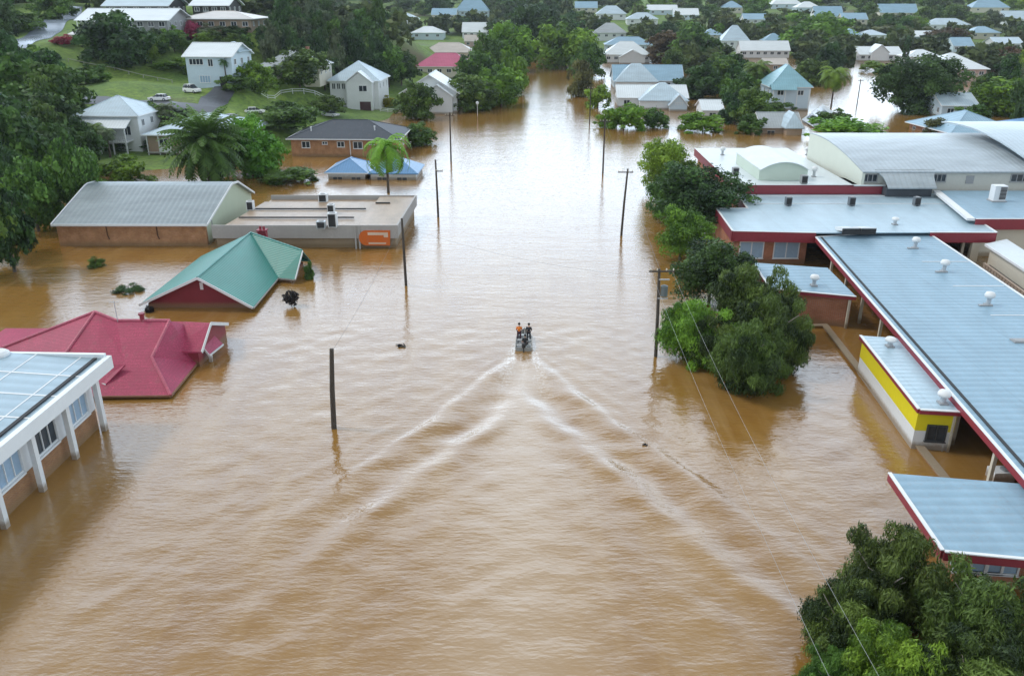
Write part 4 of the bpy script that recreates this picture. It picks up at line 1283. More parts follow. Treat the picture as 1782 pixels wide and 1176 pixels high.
# far houses of the town, a few pixels each
FAR = [(1045, 1085, 25, 12, 'pale roofed house at the top of the photo above the right row'), (1134, 1174, 18, 10, 'white roofed house at the top edge, beyond the palms'),
       (1262, 1290, 14, 4, 'small white roofed house at the top edge, left of the tall pale tree'), (1424, 1462, 28, 12, 'white house in a blue grey gap of the far trees'),
       (1470, 1498, 62, 52, 'small white house below the far blue gap'), (1540, 1590, 22, 8, 'pale house between dark far trees'),
       (1625, 1680, 44, 34, 'long white wall and roof below the far dark trees on the right'), (1664, 1692, 80, 66, 'little blue roofed house behind the broad white roof'),
       (1700, 1750, 14, 2, 'pale house at the top right'), (1755, 1800, 34, 20, 'pale house at the top right corner'), (1350, 1390, 8, -4, 'white roofed house at the top edge, centre right')]
FAR += [(1006, 1036, 14, 4, 'pale house peeping out at the top, right of the dark trees ending the street'), (1098, 1140, 34, 24, 'white roofed house above the rusty brown tree, left of the palm'),
        (1178, 1212, 26, 16, 'pale house at the top, behind the palm above the rusty tree'), (1226, 1256, 62, 52, 'white roofed house left of the pale two storey one among trees'),
        (1300, 1332, 34, 25, 'small house with blue roof left of the tall pale green tree'), (1392, 1424, 14, 5, 'white house above the tall pale green tree, near the top edge'),
        (1472, 1506, 34, 24, 'house with pale roof in the blue grey gap, right one'), (1504, 1540, 62, 54, 'white roofed house above the white gabled one with tall roof'),
        (1590, 1626, 64, 55, 'cream house left of the brownish tree at upper right'), (1696, 1736, 58, 48, 'white roofed house right of the long white wall in the trees'),
        (1738, 1776, 76, 66, 'cream house with white roof above the rusty shrub tree at the right'), (722, 766, 58, 48, 'pale roofed house in the wood above the buff hip roof'),
        (756, 790, 26, 16, 'white roofed house in the wood left of the steep blue roof'), (690, 722, 34, 25, 'cream house in the wood at the top, left of centre')]
for k, (u0, u1, ve, vt, lb) in enumerate(FAR):
    y_ = -4.0
    g_ = (u1 - u0) * 0.16
    t, dm = hpx(lb, u0 - g_, u1 + g_, y_, ve, vt - 2, 14, ('hip', 'gx')[k % 2], (WHITE, PALEBLUE, CREAM)[k % 3], (R_PALE, R_WHITE, R_BLUE)[k % 3] if 'blue' not in lb else R_BLUE, oh=0.5, nwin=3, sidewin=False)
# ================================================================== the school complex on the right (several joined blocks, each a building)
FASC = MAROON
SHEET_X = sheet('school_sheet_across', (0.225, 0.36, 0.46), 'Y', 0.85, rough=0.5, amt=0.18, dirt_amt=0.3)
SHEET_P = sheet('school_sheet_pale', (0.37, 0.50, 0.58), 'Y', 0.7, amt=0.16, dirt_amt=0.25)
SHEET_W = paint('white_membrane', (0.62, 0.68, 0.70), 0.45, 0.2, 0.35)
def flatblock(label, pts, z, fasc, wall_m, roof_m, th=0.12, ins=0.5, fm=None, cat='school building', fasc_edges=None, wall=True, name='school_block', loc=None, flash=True):
    """low building from a roof outline: roof sheet, fascia boards below its edge, walls set in under the eaves"""
    l = loc or (pts[0].x, pts[0].y, 0)
    t = thing(name, label, cat, l)
    ro = MB().slab(pts, th).build('roof', roof_m, t, world=True)
    n = len(pts)
    for k in range(n):
        if fasc_edges is not None and k not in fasc_edges:
            continue
        a, b2 = pts[k].copy(), pts[(k + 1) % n].copy()
        d = (b2 - a).normalized()
        nr = Vector((d.y, -d.x, 0)).normalized()
        cen = sum((Vector(p) for p in pts), Vector()) / n
        if nr.dot(a - cen) < 0: nr = -nr
        off = nr * 0.075
        dz = Vector((0, 0, -fasc / 2 - 0.01))
        MB().bar(a + off + dz - d * 0.0, b2 + off + dz, 0.14, fasc).build('fascia', fm or FASC, ro, world=True)
        if flash:
            MB().bar(a + off * 0.9 + Vector((0, 0, 0.03)), b2 + off * 0.9 + Vector((0, 0, 0.03)), 0.22, 0.07).build('edge_flashing', WHITE, ro, world=True)
    if wall:
        zb = min(p.z for p in pts) - th - 0.02
        MB().prism(inset([(p.x, p.y) for p in pts], ins), -2, zb).build('wall', wall_m, t, world=True)
    return t, ro
def flue(u, v, z, label, h=1.0, name='roof_vent', group='white cowls on the school roofs'):
    p = P(u, v, z)
    t = thing(name, label, 'roof vent', (p.x, p.y, p.z), 0, group)
    MB().box((-0.3, -0.3, -0.05), (0.3, 0.3, 0.12)).build('base', GREY, t)
    MB().tube([(0, 0, 0.1), (0, 0, h * 0.55)], 0.2, 10).build('pipe', STEEL, t)
    MB().lathe([(0.2, h * 0.55), (0.42, h * 0.62), (0.46, h * 0.8), (0.36, h * 0.98), (0.1, h * 1.05)], (0, 0, 0), 12).build('cowl', WHITE, t, smooth=True)
    return t
# S2: broad pale block with deep maroon fascia
z2 = 4.2
s2 = [P(1248, 363, z2), P(1276, 402, z2), P(1420, 405, z2), P(1440, 402, z2), P(1606, 397, z2), P(1722, 399, z2), P(1626, 334, z2), P(1283, 337, z2), P(1302, 363, z2)]
s2 = [Vector((p.x, p.y, z2)) for p in s2]
s2[3].y = s2[2].y; s2[4].y = s2[2].y + 0.2; s2[5].y = s2[2].y + 0.1
t, ro = flatblock('broad pale roofed school block with deep red fascia and two blue curtained windows', s2, z2, 1.2, BRK_RED, SHEET_P, ins=0.0, fasc_edges=(0, 1, 4, 5, 7, 8), wall=False)
yw = s2[1].y + 0.5
MB().box((s2[1].x + 0.7, yw, -2), (s2[2].x - 0.4, yw + 16, 2.97)).build('wall', BRK_RED, t, world=True)
MB().box((s2[2].x + 0.6, yw + 7, -2), (s2[5].x - 0.6, yw + 16, 2.9)).build('wall', DARK, t, 'shaded wall deep under the roof', world=True)  # shade under the roof is painted as a near-black wall
for u0, u1 in ((1295, 1337), (1356, 1400)):
    xa, xb = P(u0, 440, 2).x, P(u1, 440, 2).x
    window(t, ((xa + xb) / 2, yw, 1.75), (0, -1), xb - xa, 2.0, WHITE, BLIND, 1, world=True)
ledge = MB().bar((s2[2].x - 3.0, yw - 0.5, 2.9), (s2[2].x - 0.2, yw - 0.5, 2.9), 0.2, 0.1)
for k, u in enumerate((1408, 1690, 1705)):
    x = P(u, 440, 2).x
    MB().bar((x, yw + 0.4 * (k == 0), -2), (x, yw + 0.4 * (k == 0), 3.0), 0.3, 0.3).build('post', CREAM, t, world=True)
l2 = MB()
for y_, hgt in ((s2[7].y - 1.6, 0.06), (s2[7].y - 6.2, 0.05)):
    l2.bar((s2[8].x + 1.5, y_, z2 + hgt / 2 + 0.01), (s2[5].x + 1.5, y_, z2 + hgt / 2 + 0.01), 0.16, hgt)
l2.build('roof_seam', WHITE, ro, world=True)
for u, lb in ((1371, 'dark grey air conditioner on the pale school roof, left of three'), (1481, 'dark grey air conditioner on the pale school roof, middle of three'), (1594, 'dark grey air conditioner on the pale school roof, right of three')):
    rooftop_unit(u, 358, z2, 0.8, 0.7, 1.15, lb, paint('dark_grey_casing', (0.14, 0.16, 0.18), 0.5), 'air conditioners on the pale school roof')
flue(1557, 391, z2, 'white cowl vent near the front of the pale school roof', 0.9)
# roof lantern with dark front
p = P(1502, 409, z2)
t = thing('roof_lantern', 'white ridged roof lantern with dark openings at the front of the pale school roof', 'roof lantern', (p.x, p.y, z2))
for k in range(2):
    x = -1.5 + k * 2.1
    MB().slab([(x - 0.9, 0, 0.85), (x + 0.9, 0, 0.85), (x + 0.7, 3.0, 0.2), (x - 0.7, 3.0, 0.2)], 0.1).slab([(x - 0.85, 0.1, 0.74), (x - 0.8, 0.1, 0.74), (x - 0.7, 2.8, 0.12), (x - 0.75, 2.8, 0.12)], 0.3).build('hood', WHITE, t)
MB().box((-2.4, 0.1, 0.02), (1.5, 0.25, 0.72)).build('opening', DARK, t)
# S1: white flat roof behind with deep fascia
z1 = 5.5
yS1 = P(1278, 322, z1).y
s1 = [P(1210, 258, z1), P(1278, 322, z1), P(1543, 324, z1), P(1543, 324, z1), P(1432, 252, z1)]
s1 = [Vector((p.x, p.y, z1)) for p in s1]
s1[2].y = s1[1].y - 0.3
s1 = [s1[0], s1[1], s1[2], Vector((s1[2].x + 0.1, 114.75, z1)), Vector((47.4, 114.75, z1)), Vector((47.4, s1[0].y, z1))]
s1[2].y = s1[1].y
t, ro = flatblock('white flat roofed school block with dark red fascia, behind the pale block', s1, z1, 1.25, BRK_RED, SHEET_W, ins=0.6, fasc_edges=(0, 1))
# curved roof monitor on it
m0, m1 = P(1330, 320, z1), P(1408, 320, z1)
mz = 2.6
def arcpts(x0, x1, z0, h, n=8):
    return [(x0 + (x1 - x0) * k / n, z0 + h * (1 - (2 * k / n - 1) ** 2)) for k in range(n + 1)]
ya, yb = P(1365, 315, z1).y, P(1365, 283, z1 + mz).y
ya = yS1 + 3.0; yb = ya + 13.0
pr = arcpts(m0.x - 0.2, m1.x + 0.4, z1 + 1.5, 1.1)
t2 = thing('roof_monitor', 'pale green curved roof monitor on the white school roof', 'roof monitor', ((m0.x + m1.x) / 2, ya, z1))
g = MB(); n = len(pr) + 2
pp = [(m0.x - 0.2, z1 + 0.02)] + pr + [(m1.x + 0.4, z1 + 0.02)]
g.v += [(a, ya, b2) for a, b2 in pp] + [(a, yb, b2) for a, b2 in pp]
g.f += [tuple(range(n)), tuple(range(2 * n - 1, n - 1, -1))] + [(k, n + k, n + (k + 1) % n, (k + 1) % n) for k in range(n)]
g.build('end_wall', paint('pale_green_wall', (0.55, 0.64, 0.55), 0.6, 0.1, 0.5), t2, world=True)
g = MB()
for (a, za), (b2, zb) in zip(pr[:-1], pr[1:]):
    g.slab([(a, ya - 0.5, za + 0.12), (b2, ya - 0.5, zb + 0.12), (b2, yb + 0.3, zb + 0.12), (a, yb + 0.3, za + 0.12)], 0.1)
g.build('curved_roof', SHEET_W, t2, world=True)
for u, v, h, lb in ((1257, 270, 1.3, 'white cowl vent at the back left of the white school roof'), (1296, 292, 1.2, 'white cowl vent beside the curved roof monitor'), (1405, 270, 1.3, 'white cowl vent at the back of the white school roof near the hall'),
                    (1416, 308, 1.5, 'white cowl vent in front of the hall wall')):
    flue(u, v, z1, lb, h)
for u, v, lb in ((1279, 306, 'dark grey box unit at the left front of the white school roof'), (1398, 320, 'small dark grey box unit at the front edge of the white school roof'), (1322, 296, 'grey box unit beside the curved roof monitor')):
    rooftop_unit(u, v, z1, 0.9, 0.8, 1.2, lb, GREY, 'box units on the white school roof')
# hall with barrel roof
t = thing('school_hall', 'school hall with long curved grey roof and cream walls', 'hall', (60.0, 118, 0))
zt_, ze_ = 9.6, 7.35
yF = 115.0; yB = 136.0
xL = PD(1502, 300, 115.0).x; xR = 140.0
def vault(y0, y1, z0, zt, n=8, e=0.62):
    res = []
    for k in range(n + 1):
        f = k / n
        res.append((y0 + (y1 - y0) * f, z0 + (zt - z0) * math.sin(f * math.pi * e) / (1.0 if e >= 0.5 else math.sin(math.pi * e))))
    return res
xLb = PD(1445, 250, yB - 6).x
vp_ = vault(yF, yB, ze_, zt_, 10)
g = MB()
def xl_at(y): return xL - (y - yF) * 0.03
g.sheet(vp_, xl_at, lambda y: xR, 0.18)
HALLROOF = sheet('hall_roof_sheet', (0.36, 0.42, 0.46), 'X', 0.75, dirt=(0.33, 0.3, 0.26), amt=0.28, dirt_amt=0.5)
ro = g.build('roof', HALLROOF, t, world=True, smooth=True)
# middle strip where the roof sweeps further down
xa, xb = PD(1545, 322, 113.0).x, PD(1630, 322, 113.0).x
sw = [(yF - 2.3, 5.6), (yF - 1.5, 6.15), (yF - 0.7, 6.75), (yF + 0.7, 7.55)]
g = MB()
g.sheet([(y, z + 0.02) for y, z in sw], lambda y: xa - 0.9 * sst(y, yF - 1.2, yF + 0.7), lambda y: xb + 0.7 * sst(y, yF - 1.2, yF + 0.7), 0.16)
g.build('lower_roof', HALLROOF, ro, world=True, smooth=True)
HW = paint('hall_wall', (0.55, 0.55, 0.50), 0.65, 0.12, 0.4, streak=True)
MB().box((xL + 0.5, yF + 0.5, -2), (xR, yB - 1, ze_ - 0.25)).build('wall', HW, t, world=True)
g = MB()
pts = [(y, z - 0.12) for y, z in vp_]
poly = [(xl_at(y) - 0.05, y, z) for y, z in pts] + [(xl_at(yB) - 0.05, yB, -2), (xL - 0.05, yF, -2)]
n = len(poly)
g.v += poly + [(p[0] + 0.4, p[1], p[2]) for p in poly]
g.f += [tuple(range(n)), tuple(range(2 * n - 1, n - 1, -1))] + [(k, n + k, n + (k + 1) % n, (k + 1) % n) for k in range(n)]
g.build('end_wall', paint('cream_end_wall', (0.60, 0.63, 0.55), 0.6, 0.1, 0.5), t, world=True)
MB().box((xa + 0.2, yF - 1.5, -2), (xb - 0.2, yF + 0.4, 5.4)).build('wall', paint('painted_recess_shade', (0.06, 0.07, 0.085), 0.7), t, 'dark recess under the sweeping roof', world=True)  # dark wall colour carries the shade below the sweeping roof
for u0, u1 in ((1505, 1530), (1627, 1650), (1764, 1795)):
    xa_, xb_ = PD(u0, 305, yF).x, PD(u1, 305, yF).x
    window(t, ((xa_ + xb_) / 2, yF + 0.5, ze_ - 0.95), (0, -1), xb_ - xa_, 1.0, GREY, PANE, 2, world=True)
xv = PD(1692, 308, yF).x
MB().box((xv - 0.55, yF + 0.42, 5.6), (xv + 0.55, yF + 0.497, 6.7)).build('wall_vent', GREY, t, world=True)
xs_ = PD(1668, 315, yF).x
# second, higher vault at the right edge
x2 = PD(1738, 260, yF + 4).x
vp2 = vault(yF - 1.2, yB + 2, ze_ + 0.1, zt_ + 1.3, 10)
g = MB()
g.sheet([(y, z + 0.3) for y, z in vp2], lambda y: x2 + 3.5 - (y - yF) * 0.12, lambda y: xR - 2, 0.2)
g.build('upper_roof', sheet('hall_roof_pale', (0.44, 0.53, 0.59), 'X', 0.75, amt=0.15), ro, world=True, smooth=True)
# S4: block at right with red fascia
z4 = 4.9
yq = P(1700, 382, z4).y
s4 = [Vector((p.x, p.y, z4)) for p in (P(1636, 332, z4), P(1698, 381, z4), P(1860, 381, z4), P(1860, 332, z4))]
s4[2].y = s4[1].y; s4[3].y = s4[0].y
t, ro = flatblock('blue grey roofed school block with red fascia at the right edge', s4, z4, 1.3, CREAM, SHEET_X, ins=0.8, fasc_edges=(1,))
g = MB().bar(s4[0] + Vector((-0.5, 0, -0.1)), s4[1] + Vector((-0.5, 0.1, -0.1)), 0.9, 0.3)
g.build('box_gutter', WHITE, ro, world=True)
xw_, yw_ = s4[1].x + 2.2, s4[1].y + 1.0
p = P(1734, 350, z4)
t = thing('air_conditioner', 'tall white air conditioner with dark louvres on the roof at right edge', 'air conditioner', (p.x, p.y, z4))
MB().box((-0.8, -0.6, 0.15), (0.8, 0.6, 2.1)).build('casing', WHITE, t)
g = MB()
for k in range(9):
    g.box((-0.1, -0.66, 0.35 + k * 0.18), (0.72, -0.603, 0.47 + k * 0.18))
g.build('louvre', DARK, t)
MB().box((-0.95, -0.75, 0.0), (0.95, 0.75, 0.148)).build('base', GREY, t)
# S3: the long roof running towards the camera
z3 = 3.75
e0, e1 = P(1421, 413, z3), P(1790, 838, z3)
d3 = (e1 - e0)
e1 = e0 + d3 * 1.25
rgt = Vector((0.9966, -0.082, 0))
k0 = P(1606, 400, z3)
wid = (k0 - e0).dot(rgt)
k1 = P(1782, 519, z3 + 0.1)
dr = (k1 - k0).normalized()
k2 = k0 + dr * 62
e2 = e0 + d3.normalized() * 66
s3 = [e0, e2, Vector((k2.x, e2.y, z3)), k0 + Vector((0, 0, 0.0))]
t, ro = flatblock('long blue grey roofed classroom wing with dark gutter line running along the right side', s3, z3, 0.5, BRK_RED, SHEET_X, ins=2.2, fasc_edges=(0, 2, 3), wall=False)
din = Vector((1, 0, 0))
MB().bar(e0 + Vector((0.55, 0, 0.035)), e2 + Vector((0.55, 0, 0.035)), 0.22, 0.05).build('gutter_line', DARK, ro, world=True)
MB().prism([(e0.x + 3.0, e0.y - 1), (e2.x + 3.0, e2.y + 1), (k2.x - 2, e2.y + 1), (k0.x - 2.0, k0.y - 1)], -2, 3.2).build('wall', paint('brick_painted_shade', (0.13, 0.055, 0.035), 0.8, 0.3), t, world=True)  # brick tone darkened to paint in the shade under the eaves
for k in range(1, 11):
    q_ = e0 + (e2 - e0) * (k / 11.0)
    MB().bar((q_.x + 0.5, q_.y, -2), (q_.x + 0.5, q_.y, z3 - 0.14), 0.24, 0.24).build('post', CREAM, t, world=True)
sm = MB()
for k in range(1, 7):
    q_ = k0 + dr * (5 + k * 8.0)
    sm.bar((q_.x - 5, q_.y, z3 + 0.02), (q_.x - 0.1, q_.y, z3 + 0.02), 0.12, 0.04)
sm.build('roof_seam', WHITE, ro, world=True)
for u, v, lb in ((1592, 432, 'white cowl vent on the long roof, farthest of its row'), (1642, 473, 'white cowl vent on the long roof, second of its row'), (1719, 531, 'white cowl vent on the long roof, nearest of its row')):
    tt = flue(u, v, z3, lb, 1.25)
    MB().bar((-0.9, -0.15, 0.05), (-0.3, -0.15, 0.05), 0.3, 0.14).build('cable_tray', GREY, tt)
p = P(1776, 594, z3)
tt = thing('roof_hatch', 'dark flat hatch on the long roof at the right edge', 'roof hatch', (p.x, p.y, z3))
MB().box((-0.7, -0.4, 0.0), (0.7, 0.4, 0.12)).box((-0.6, -0.3, 0.12), (0.6, 0.3, 0.16)).build('lid', GREY, tt)
# S5: brick annex between the trees and the long roof
z5 = 3.3
s5 = [P(1311, 457, z5 + 0.35), P(1342, 502, z5), P(1490, 516, z5), P(1440, 466, z5 + 0.35)]
t, ro = flatblock('small brick annex with pale blue lean-to roof between the trees and the long wing', s5, z5, 0.32, BRK_RED, SHEET_X, ins=0.25, fasc_edges=(0, 1))
MB().bar((s5[2].x - 0.5, s5[2].y + 0.1, -2), (s5[2].x - 0.5, s5[2].y + 0.1, 2.9), 0.2, 0.2).build('post', CREAM, t, world=True)
flue(1416, 497, z5 + 0.12, 'white dome vent on the brick annex roof', 1.1)
p = P(1341, 490, z5 + 0.1)
tt = thing('roof_vent', 'small bent pipe vent at the left of the brick annex roof', 'roof vent', tuple(p))
MB().tube([(0, 0, -0.1), (0, 0, 0.5), (0.12, 0, 0.62), (0.35, 0, 0.6)], 0.09, 8).build('pipe', WHITE, tt)
MB().box((-0.2, -0.2, -0.08), (0.2, 0.2, 0.03)).build('base', GREY, tt)
# S6: yellow and white block
z6 = 3.3
s6 = [P(1499, 584, z6), P(1601, 712, z6), P(1673, 716, z6), P(1561, 588, z6)]
t, ro = flatblock('yellow and white walled block with pale roof in front of the long wing', s6, z6, 0.3, WHITE, SHEET_P, ins=0.25, fasc_edges=(0, 1), wall=False)
YEL = paint('yellow_paint', (0.72, 0.62, 0.012), 0.5, 0.1, 0.4)
def wallrun(pts, z0, z1, m, name, lb=None, out=0.0):
    mb = MB()
    q_ = inset([(p.x, p.y) for p in pts], 0.22 - out)
    return mb.prism(q_, z0, z1).build(name, m, t, lb, world=True)
wallrun(s6, -2, 1.5, WHITE, 'wall', 'white lower wall')
wallrun(s6, 1.503, 2.98, YEL, 'wall', 'yellow upper wall', 0.02)
i6 = [Vector((x, y, 0)) for x, y in inset([(p.x, p.y) for p in s6], 0.2)]
fa_, fb_ = i6[1], i6[2]
dd = (fb_ - fa_).normalized(); nn = (dd.y, -dd.x)
cpt = fa_.lerp(fb_, 0.55)
window(t, (cpt.x + nn[0] * 0.03, cpt.y + nn[1] * 0.03, 1.4), nn, 1.25, 1.2, paint('charcoal_frame', (0.05, 0.055, 0.06), 0.5), PANE, 1, world=True)
MB().bar(fa_.lerp(fb_, 0.93) + Vector((nn[0] * .1, nn[1] * .1, -2)), fa_.lerp(fb_, 0.93) + Vector((nn[0] * .1, nn[1] * .1, 2.9)), 0.14, 0.14).build('downpipe', CREAM, t, world=True)
MB().bar(fa_.lerp(fb_, 0.8) + Vector((nn[0] * .06, nn[1] * .06, -2)), fa_.lerp(fb_, 0.8) + Vector((nn[0] * .06, nn[1] * .06, 1.9)), 0.1, 0.1).build('downpipe', WHITE, t, world=True)
flue(1640, 702, z6, 'white cowl vent at the near end of the yellow block roof', 1.0)
flue(1548, 603, z6, 'grey cowl vent at the far end of the yellow block roof', 0.8)
# capped wall along the walkway
wl = [P(1436, 566, 0.25), P(1503, 652, 0.25), P(1600, 775, 0.25), P(1660, 850, 0.25)]
t = thing('garden_wall', 'low pale capped wall just above the water beside the yellow block', 'wall', (wl[0].x, wl[0].y, 0))
g = MB(); g2 = MB()
for a, b2 in zip(wl[:-1], wl[1:]):
    g.bar(a, b2, 0.62, 0.1); g2.bar(a - Vector((0, 0, 1.05)), b2 - Vector((0, 0, 1.05)), 0.4, 1.98)
g.bar(wl[0] + Vector((0.3, 0.1, 0.0)), P(1410, 566, 0.25), 0.5, 0.09)
g.build('coping', CONC, t, world=True)
g2.build('wall', BRK_RED, t, world=True)
# S7: near roof at the bottom right
z7 = 3.1
s7 = [P(1550, 823, z7), P(1643, 958, z7), P(1900, 982, z7), P(1900, 851, z7)]
t, ro = flatblock('near pale blue sheet roofed building with red fascia above the bottom right trees', s7, z7, 0.5, BRK_RED, SHEET_X, ins=1.5, fasc_edges=(0, 1))
i7 = [Vector((x, y, 0)) for x, y in inset([(p.x, p.y) for p in s7], 1.5)]
dd = (i7[1] - i7[0]).normalized(); nn = (dd.y, -dd.x)
if nn[0] > 0: nn = (-nn[0], -nn[1])
for k in range(3):
    c_ = i7[0].lerp(i7[1], 0.2 + 0.3 * k)
    window(t, (c_.x, c_.y, 1.75), nn, 1.2, 1.5, WHITE, BLIND, 1, world=True)
c_ = i7[1]
for k in range(3):
    q_ = i7[1].lerp(i7[2], 0.12 + 0.2 * k)
    d2_ = (i7[2] - i7[1]).normalized()
    window(t, (q_.x, q_.y, 1.75), (d2_.y, -d2_.x), 1.6, 1.6, WHITE, BLIND, 1, world=True)
# S8: low wing with flat canopy and pierced brick parapet at the right edge
c8 = [P(1716, 424, 3.4), P(1812, 486, 3.4), P(1840, 472, 3.4), P(1752, 416, 3.4)]
t, ro = flatblock('low wing with white flat canopy and pierced brick balustrade at the right edge', c8, 3.4, 0.25, CREAM, SHEET_W, ins=0.6, fasc_edges=(0,), fm=WHITE, flash=False)
b0, b1 = P(1712, 462, 1.6), P(1830, 548, 1.6)
g = MB()
nb_ = 22
for k in range(nb_):
    a, b2 = b0.lerp(b1, (k + 0.08) / nb_), b0.lerp(b1, (k + 0.86) / nb_)
    for zz in (0.1, 0.55, 1.0):
        g.bar(a + Vector((0, 0, zz - 1.0)), b2 + Vector((0, 0, zz - 1.0)), 0.2, 0.32)
g.bar(b0 + Vector((0, 0, 0.28)), b1 + Vector((0, 0, 0.28)), 0.26, 0.1)
g.build('balustrade', paint('pale_brick', (0.42, 0.33, 0.26), 0.8, 0.25, 1.5), t, world=True)
MB().bar(b0 + Vector((0.7, 0.3, -1.8)), b1 + Vector((0.7, 0.3, -1.8)), 0.3, 3.6).build('wall', DARK, t, world=True)  # near-black wall paints the shade beneath the canopy
pp_ = P(1697, 470, 0)
MB().bar((pp_.x + 0.2, pp_.y + 1.5, -2), (pp_.x + 0.2, pp_.y + 1.5, 3.2), 0.9, 0.5).build('pier', CREAM, t, world=True)
# small tank and box by the long wing at lower right
p = P(1745, 838, 0)
t = thing('water_tank', 'pale square water tank standing in the flood under the long wing eave', 'tank', (p.x, p.y + 0.4, 0))
MB().box((-0.7, -0.5, -1.5), (0.7, 0.5, 0.7)).build('tank', WHITE, t)
MB().lathe([(0.3, 0.705), (0.3, 0.8), (0.1, 0.85)], (0.2, 0, 0), 12).build('lid', GREY, t)
# ================================================================== foliage
def np_mesh(name, co, quads, tint, mat):
    me = bpy.data.meshes.new(name)
    me.vertices.add(len(co)); me.vertices.foreach_set('co', np.asarray(co, np.float32).ravel())
    fa = np.asarray(quads, np.int32)
    me.loops.add(fa.size); me.loops.foreach_set('vertex_index', fa.ravel())
    me.polygons.add(len(fa)); me.polygons.foreach_set('loop_start', np.arange(0, fa.size, 4, dtype=np.int32))
    me.polygons.foreach_set('loop_total', np.full(len(fa), 4, dtype=np.int32))
    at_ = me.attributes.new('tint', 'FLOAT', 'FACE')
    at_.data.foreach_set('value', np.asarray(tint, np.float32))
    me.update()
    me.materials.append(mat)
    return me
def leaves(rng, pos, nrm, size, asp=0.6, droop=None):
    """one quad per leaf spray"""
    n = len(pos)
    t = rng.normal(size=(n, 3))
    if droop is not None:
        t = t * (1 - droop) + np.array([0, 0, -1.0]) * droop * 1.5
    t -= nrm * (t * nrm).sum(1)[:, None]
    t /= np.linalg.norm(t, axis=1)[:, None] + 1e-9
    b = np.cross(nrm, t)
    s = size[:, None]
    a0 = pos - t * s * 0.5; a2 = pos + t * s * 0.5
    a1 = pos + b * s * asp * 0.5; a3 = pos - b * s * asp * 0.5
    co = np.stack([a0, a1, a2, a3], 1).reshape(-1, 3)
    return co, np.arange(4 * n).reshape(n, 4)
def crown_np(seed, nclump, nleaf, ls, shape='broad', spread=1.0):
    """unit crown: radius about 1, z from -1 to 1; clumps of leaf sprays with gaps between"""
    rng = np.random.default_rng(seed)
    P_, N_, T_ = [], [], []
    for k in range(nclump):
        for _ in range(50):
            d = rng.normal(size=3); d /= np.linalg.norm(d)
            r = rng.uniform(0.3, 0.98) if rng.random() < 0.8 else rng.uniform(0.9, 1.08)
            c = d * r
            if shape == 'bush':
                c[2] = -0.85 + abs(c[2]) * 1.5
                break
            if shape == 'cone':
                zz = rng.uniform(-0.95, 0.95); a = rng.uniform(0, 6.28); rr = 0.75 * (1 - (zz + 1) / 2) ** 0.8 + 0.05
                c = np.array([math.cos(a) * rr * rng.uniform(.5, 1), math.sin(a) * rr * rng.uniform(.5, 1), zz])
                break
            if shape == 'tall':
                break
            if c[2] > -0.72:
                break
        rc = rng.uniform(0.2, 0.36) * spread * (1.0 if np.linalg.norm(c) < 0.85 else 0.6)
        if shape == 'cone':
            rc = rng.uniform(0.14, 0.24)
        tint = np.clip(rng.normal(0.45, 0.3 if shape == 'feather' else 0.24), 0.0, 1.0)
        n = int(nleaf * (rc / 0.28) ** 2)
        dd = rng.normal(size=(n, 3)); dd[:, 2] += 0.35
        dd /= np.linalg.norm(dd, axis=1)[:, None]
        rad = rc * rng.uniform(0.55, 1.08, n) * (1 + 0.25 * np.sin(dd[:, 0] * 7 + k) * np.sin(dd[:, 1] * 6 + 2 * k))
        p = c + dd * rad[:, None] * np.array([1.1, 1.1, 0.9])
        nn = dd + rng.normal(size=(n, 3)) * 0.55
        nn /= np.linalg.norm(nn, axis=1)[:, None]
        P_.append(p); N_.append(nn)
        T_.append(np.clip(tint + rng.normal(0, 0.16, n) + 0.12 * dd[:, 2] * 0, 0, 1))
    P_ = np.concatenate(P_); N_ = np.concatenate(N_); T_ = np.concatenate(T_)
    sz = ls * (0.5 + 1.1 * rng.random(len(P_)) ** 1.6)*1.15
    if shape == 'feather':
        co, q = leaves(rng, P_, N_, sz * 1.9, 0.22, 0.62)
    else:
        co, q = leaves(rng, P_, N_, sz, 0.62)
    return co, q, T_
LM = {
    'dark': leafmat('leaf_dark', (0.014, 0.037, 0.013), (0.078, 0.162, 0.037)),
    'mid': leafmat('leaf_mid', (0.026, 0.064, 0.012), (0.145, 0.258, 0.044)),
    'light': leafmat('leaf_light', (0.059, 0.124, 0.015), (0.234, 0.387, 0.040)),
    'bright': leafmat('leaf_bright', (0.075, 0.188, 0.015), (0.204, 0.384, 0.034)),
    'olive': leafmat('leaf_olive', (0.050, 0.057, 0.018), (0.183, 0.194, 0.060)),
    'grey': leafmat('leaf_grey_green', (0.040, 0.057, 0.029), (0.169, 0.222, 0.107)),
    'rust': leafmat('leaf_rust', (0.060, 0.038, 0.018), (0.150, 0.100, 0.045)),
    'pink': leafmat('leaf_pink', (0.250, 0.020, 0.060), (0.500, 0.070, 0.150)),
    'yellow': leafmat('leaf_yellow', (0.200, 0.200, 0.010), (0.420, 0.400, 0.020)),
    'feather': leafmat('leaf_bottlebrush', (0.019, 0.038, 0.012), (0.144, 0.224, 0.045)),
    'bare': leafmat('leaf_dead', (0.020, 0.018, 0.020), (0.050, 0.042, 0.042)),
}
BARK = paint('bark', (0.11, 0.085, 0.065), 0.9, 0.35, 3)
PALEBARK = paint('pale_bark', (0.30, 0.26, 0.22), 0.85, 0.35, 3)
CR = {}
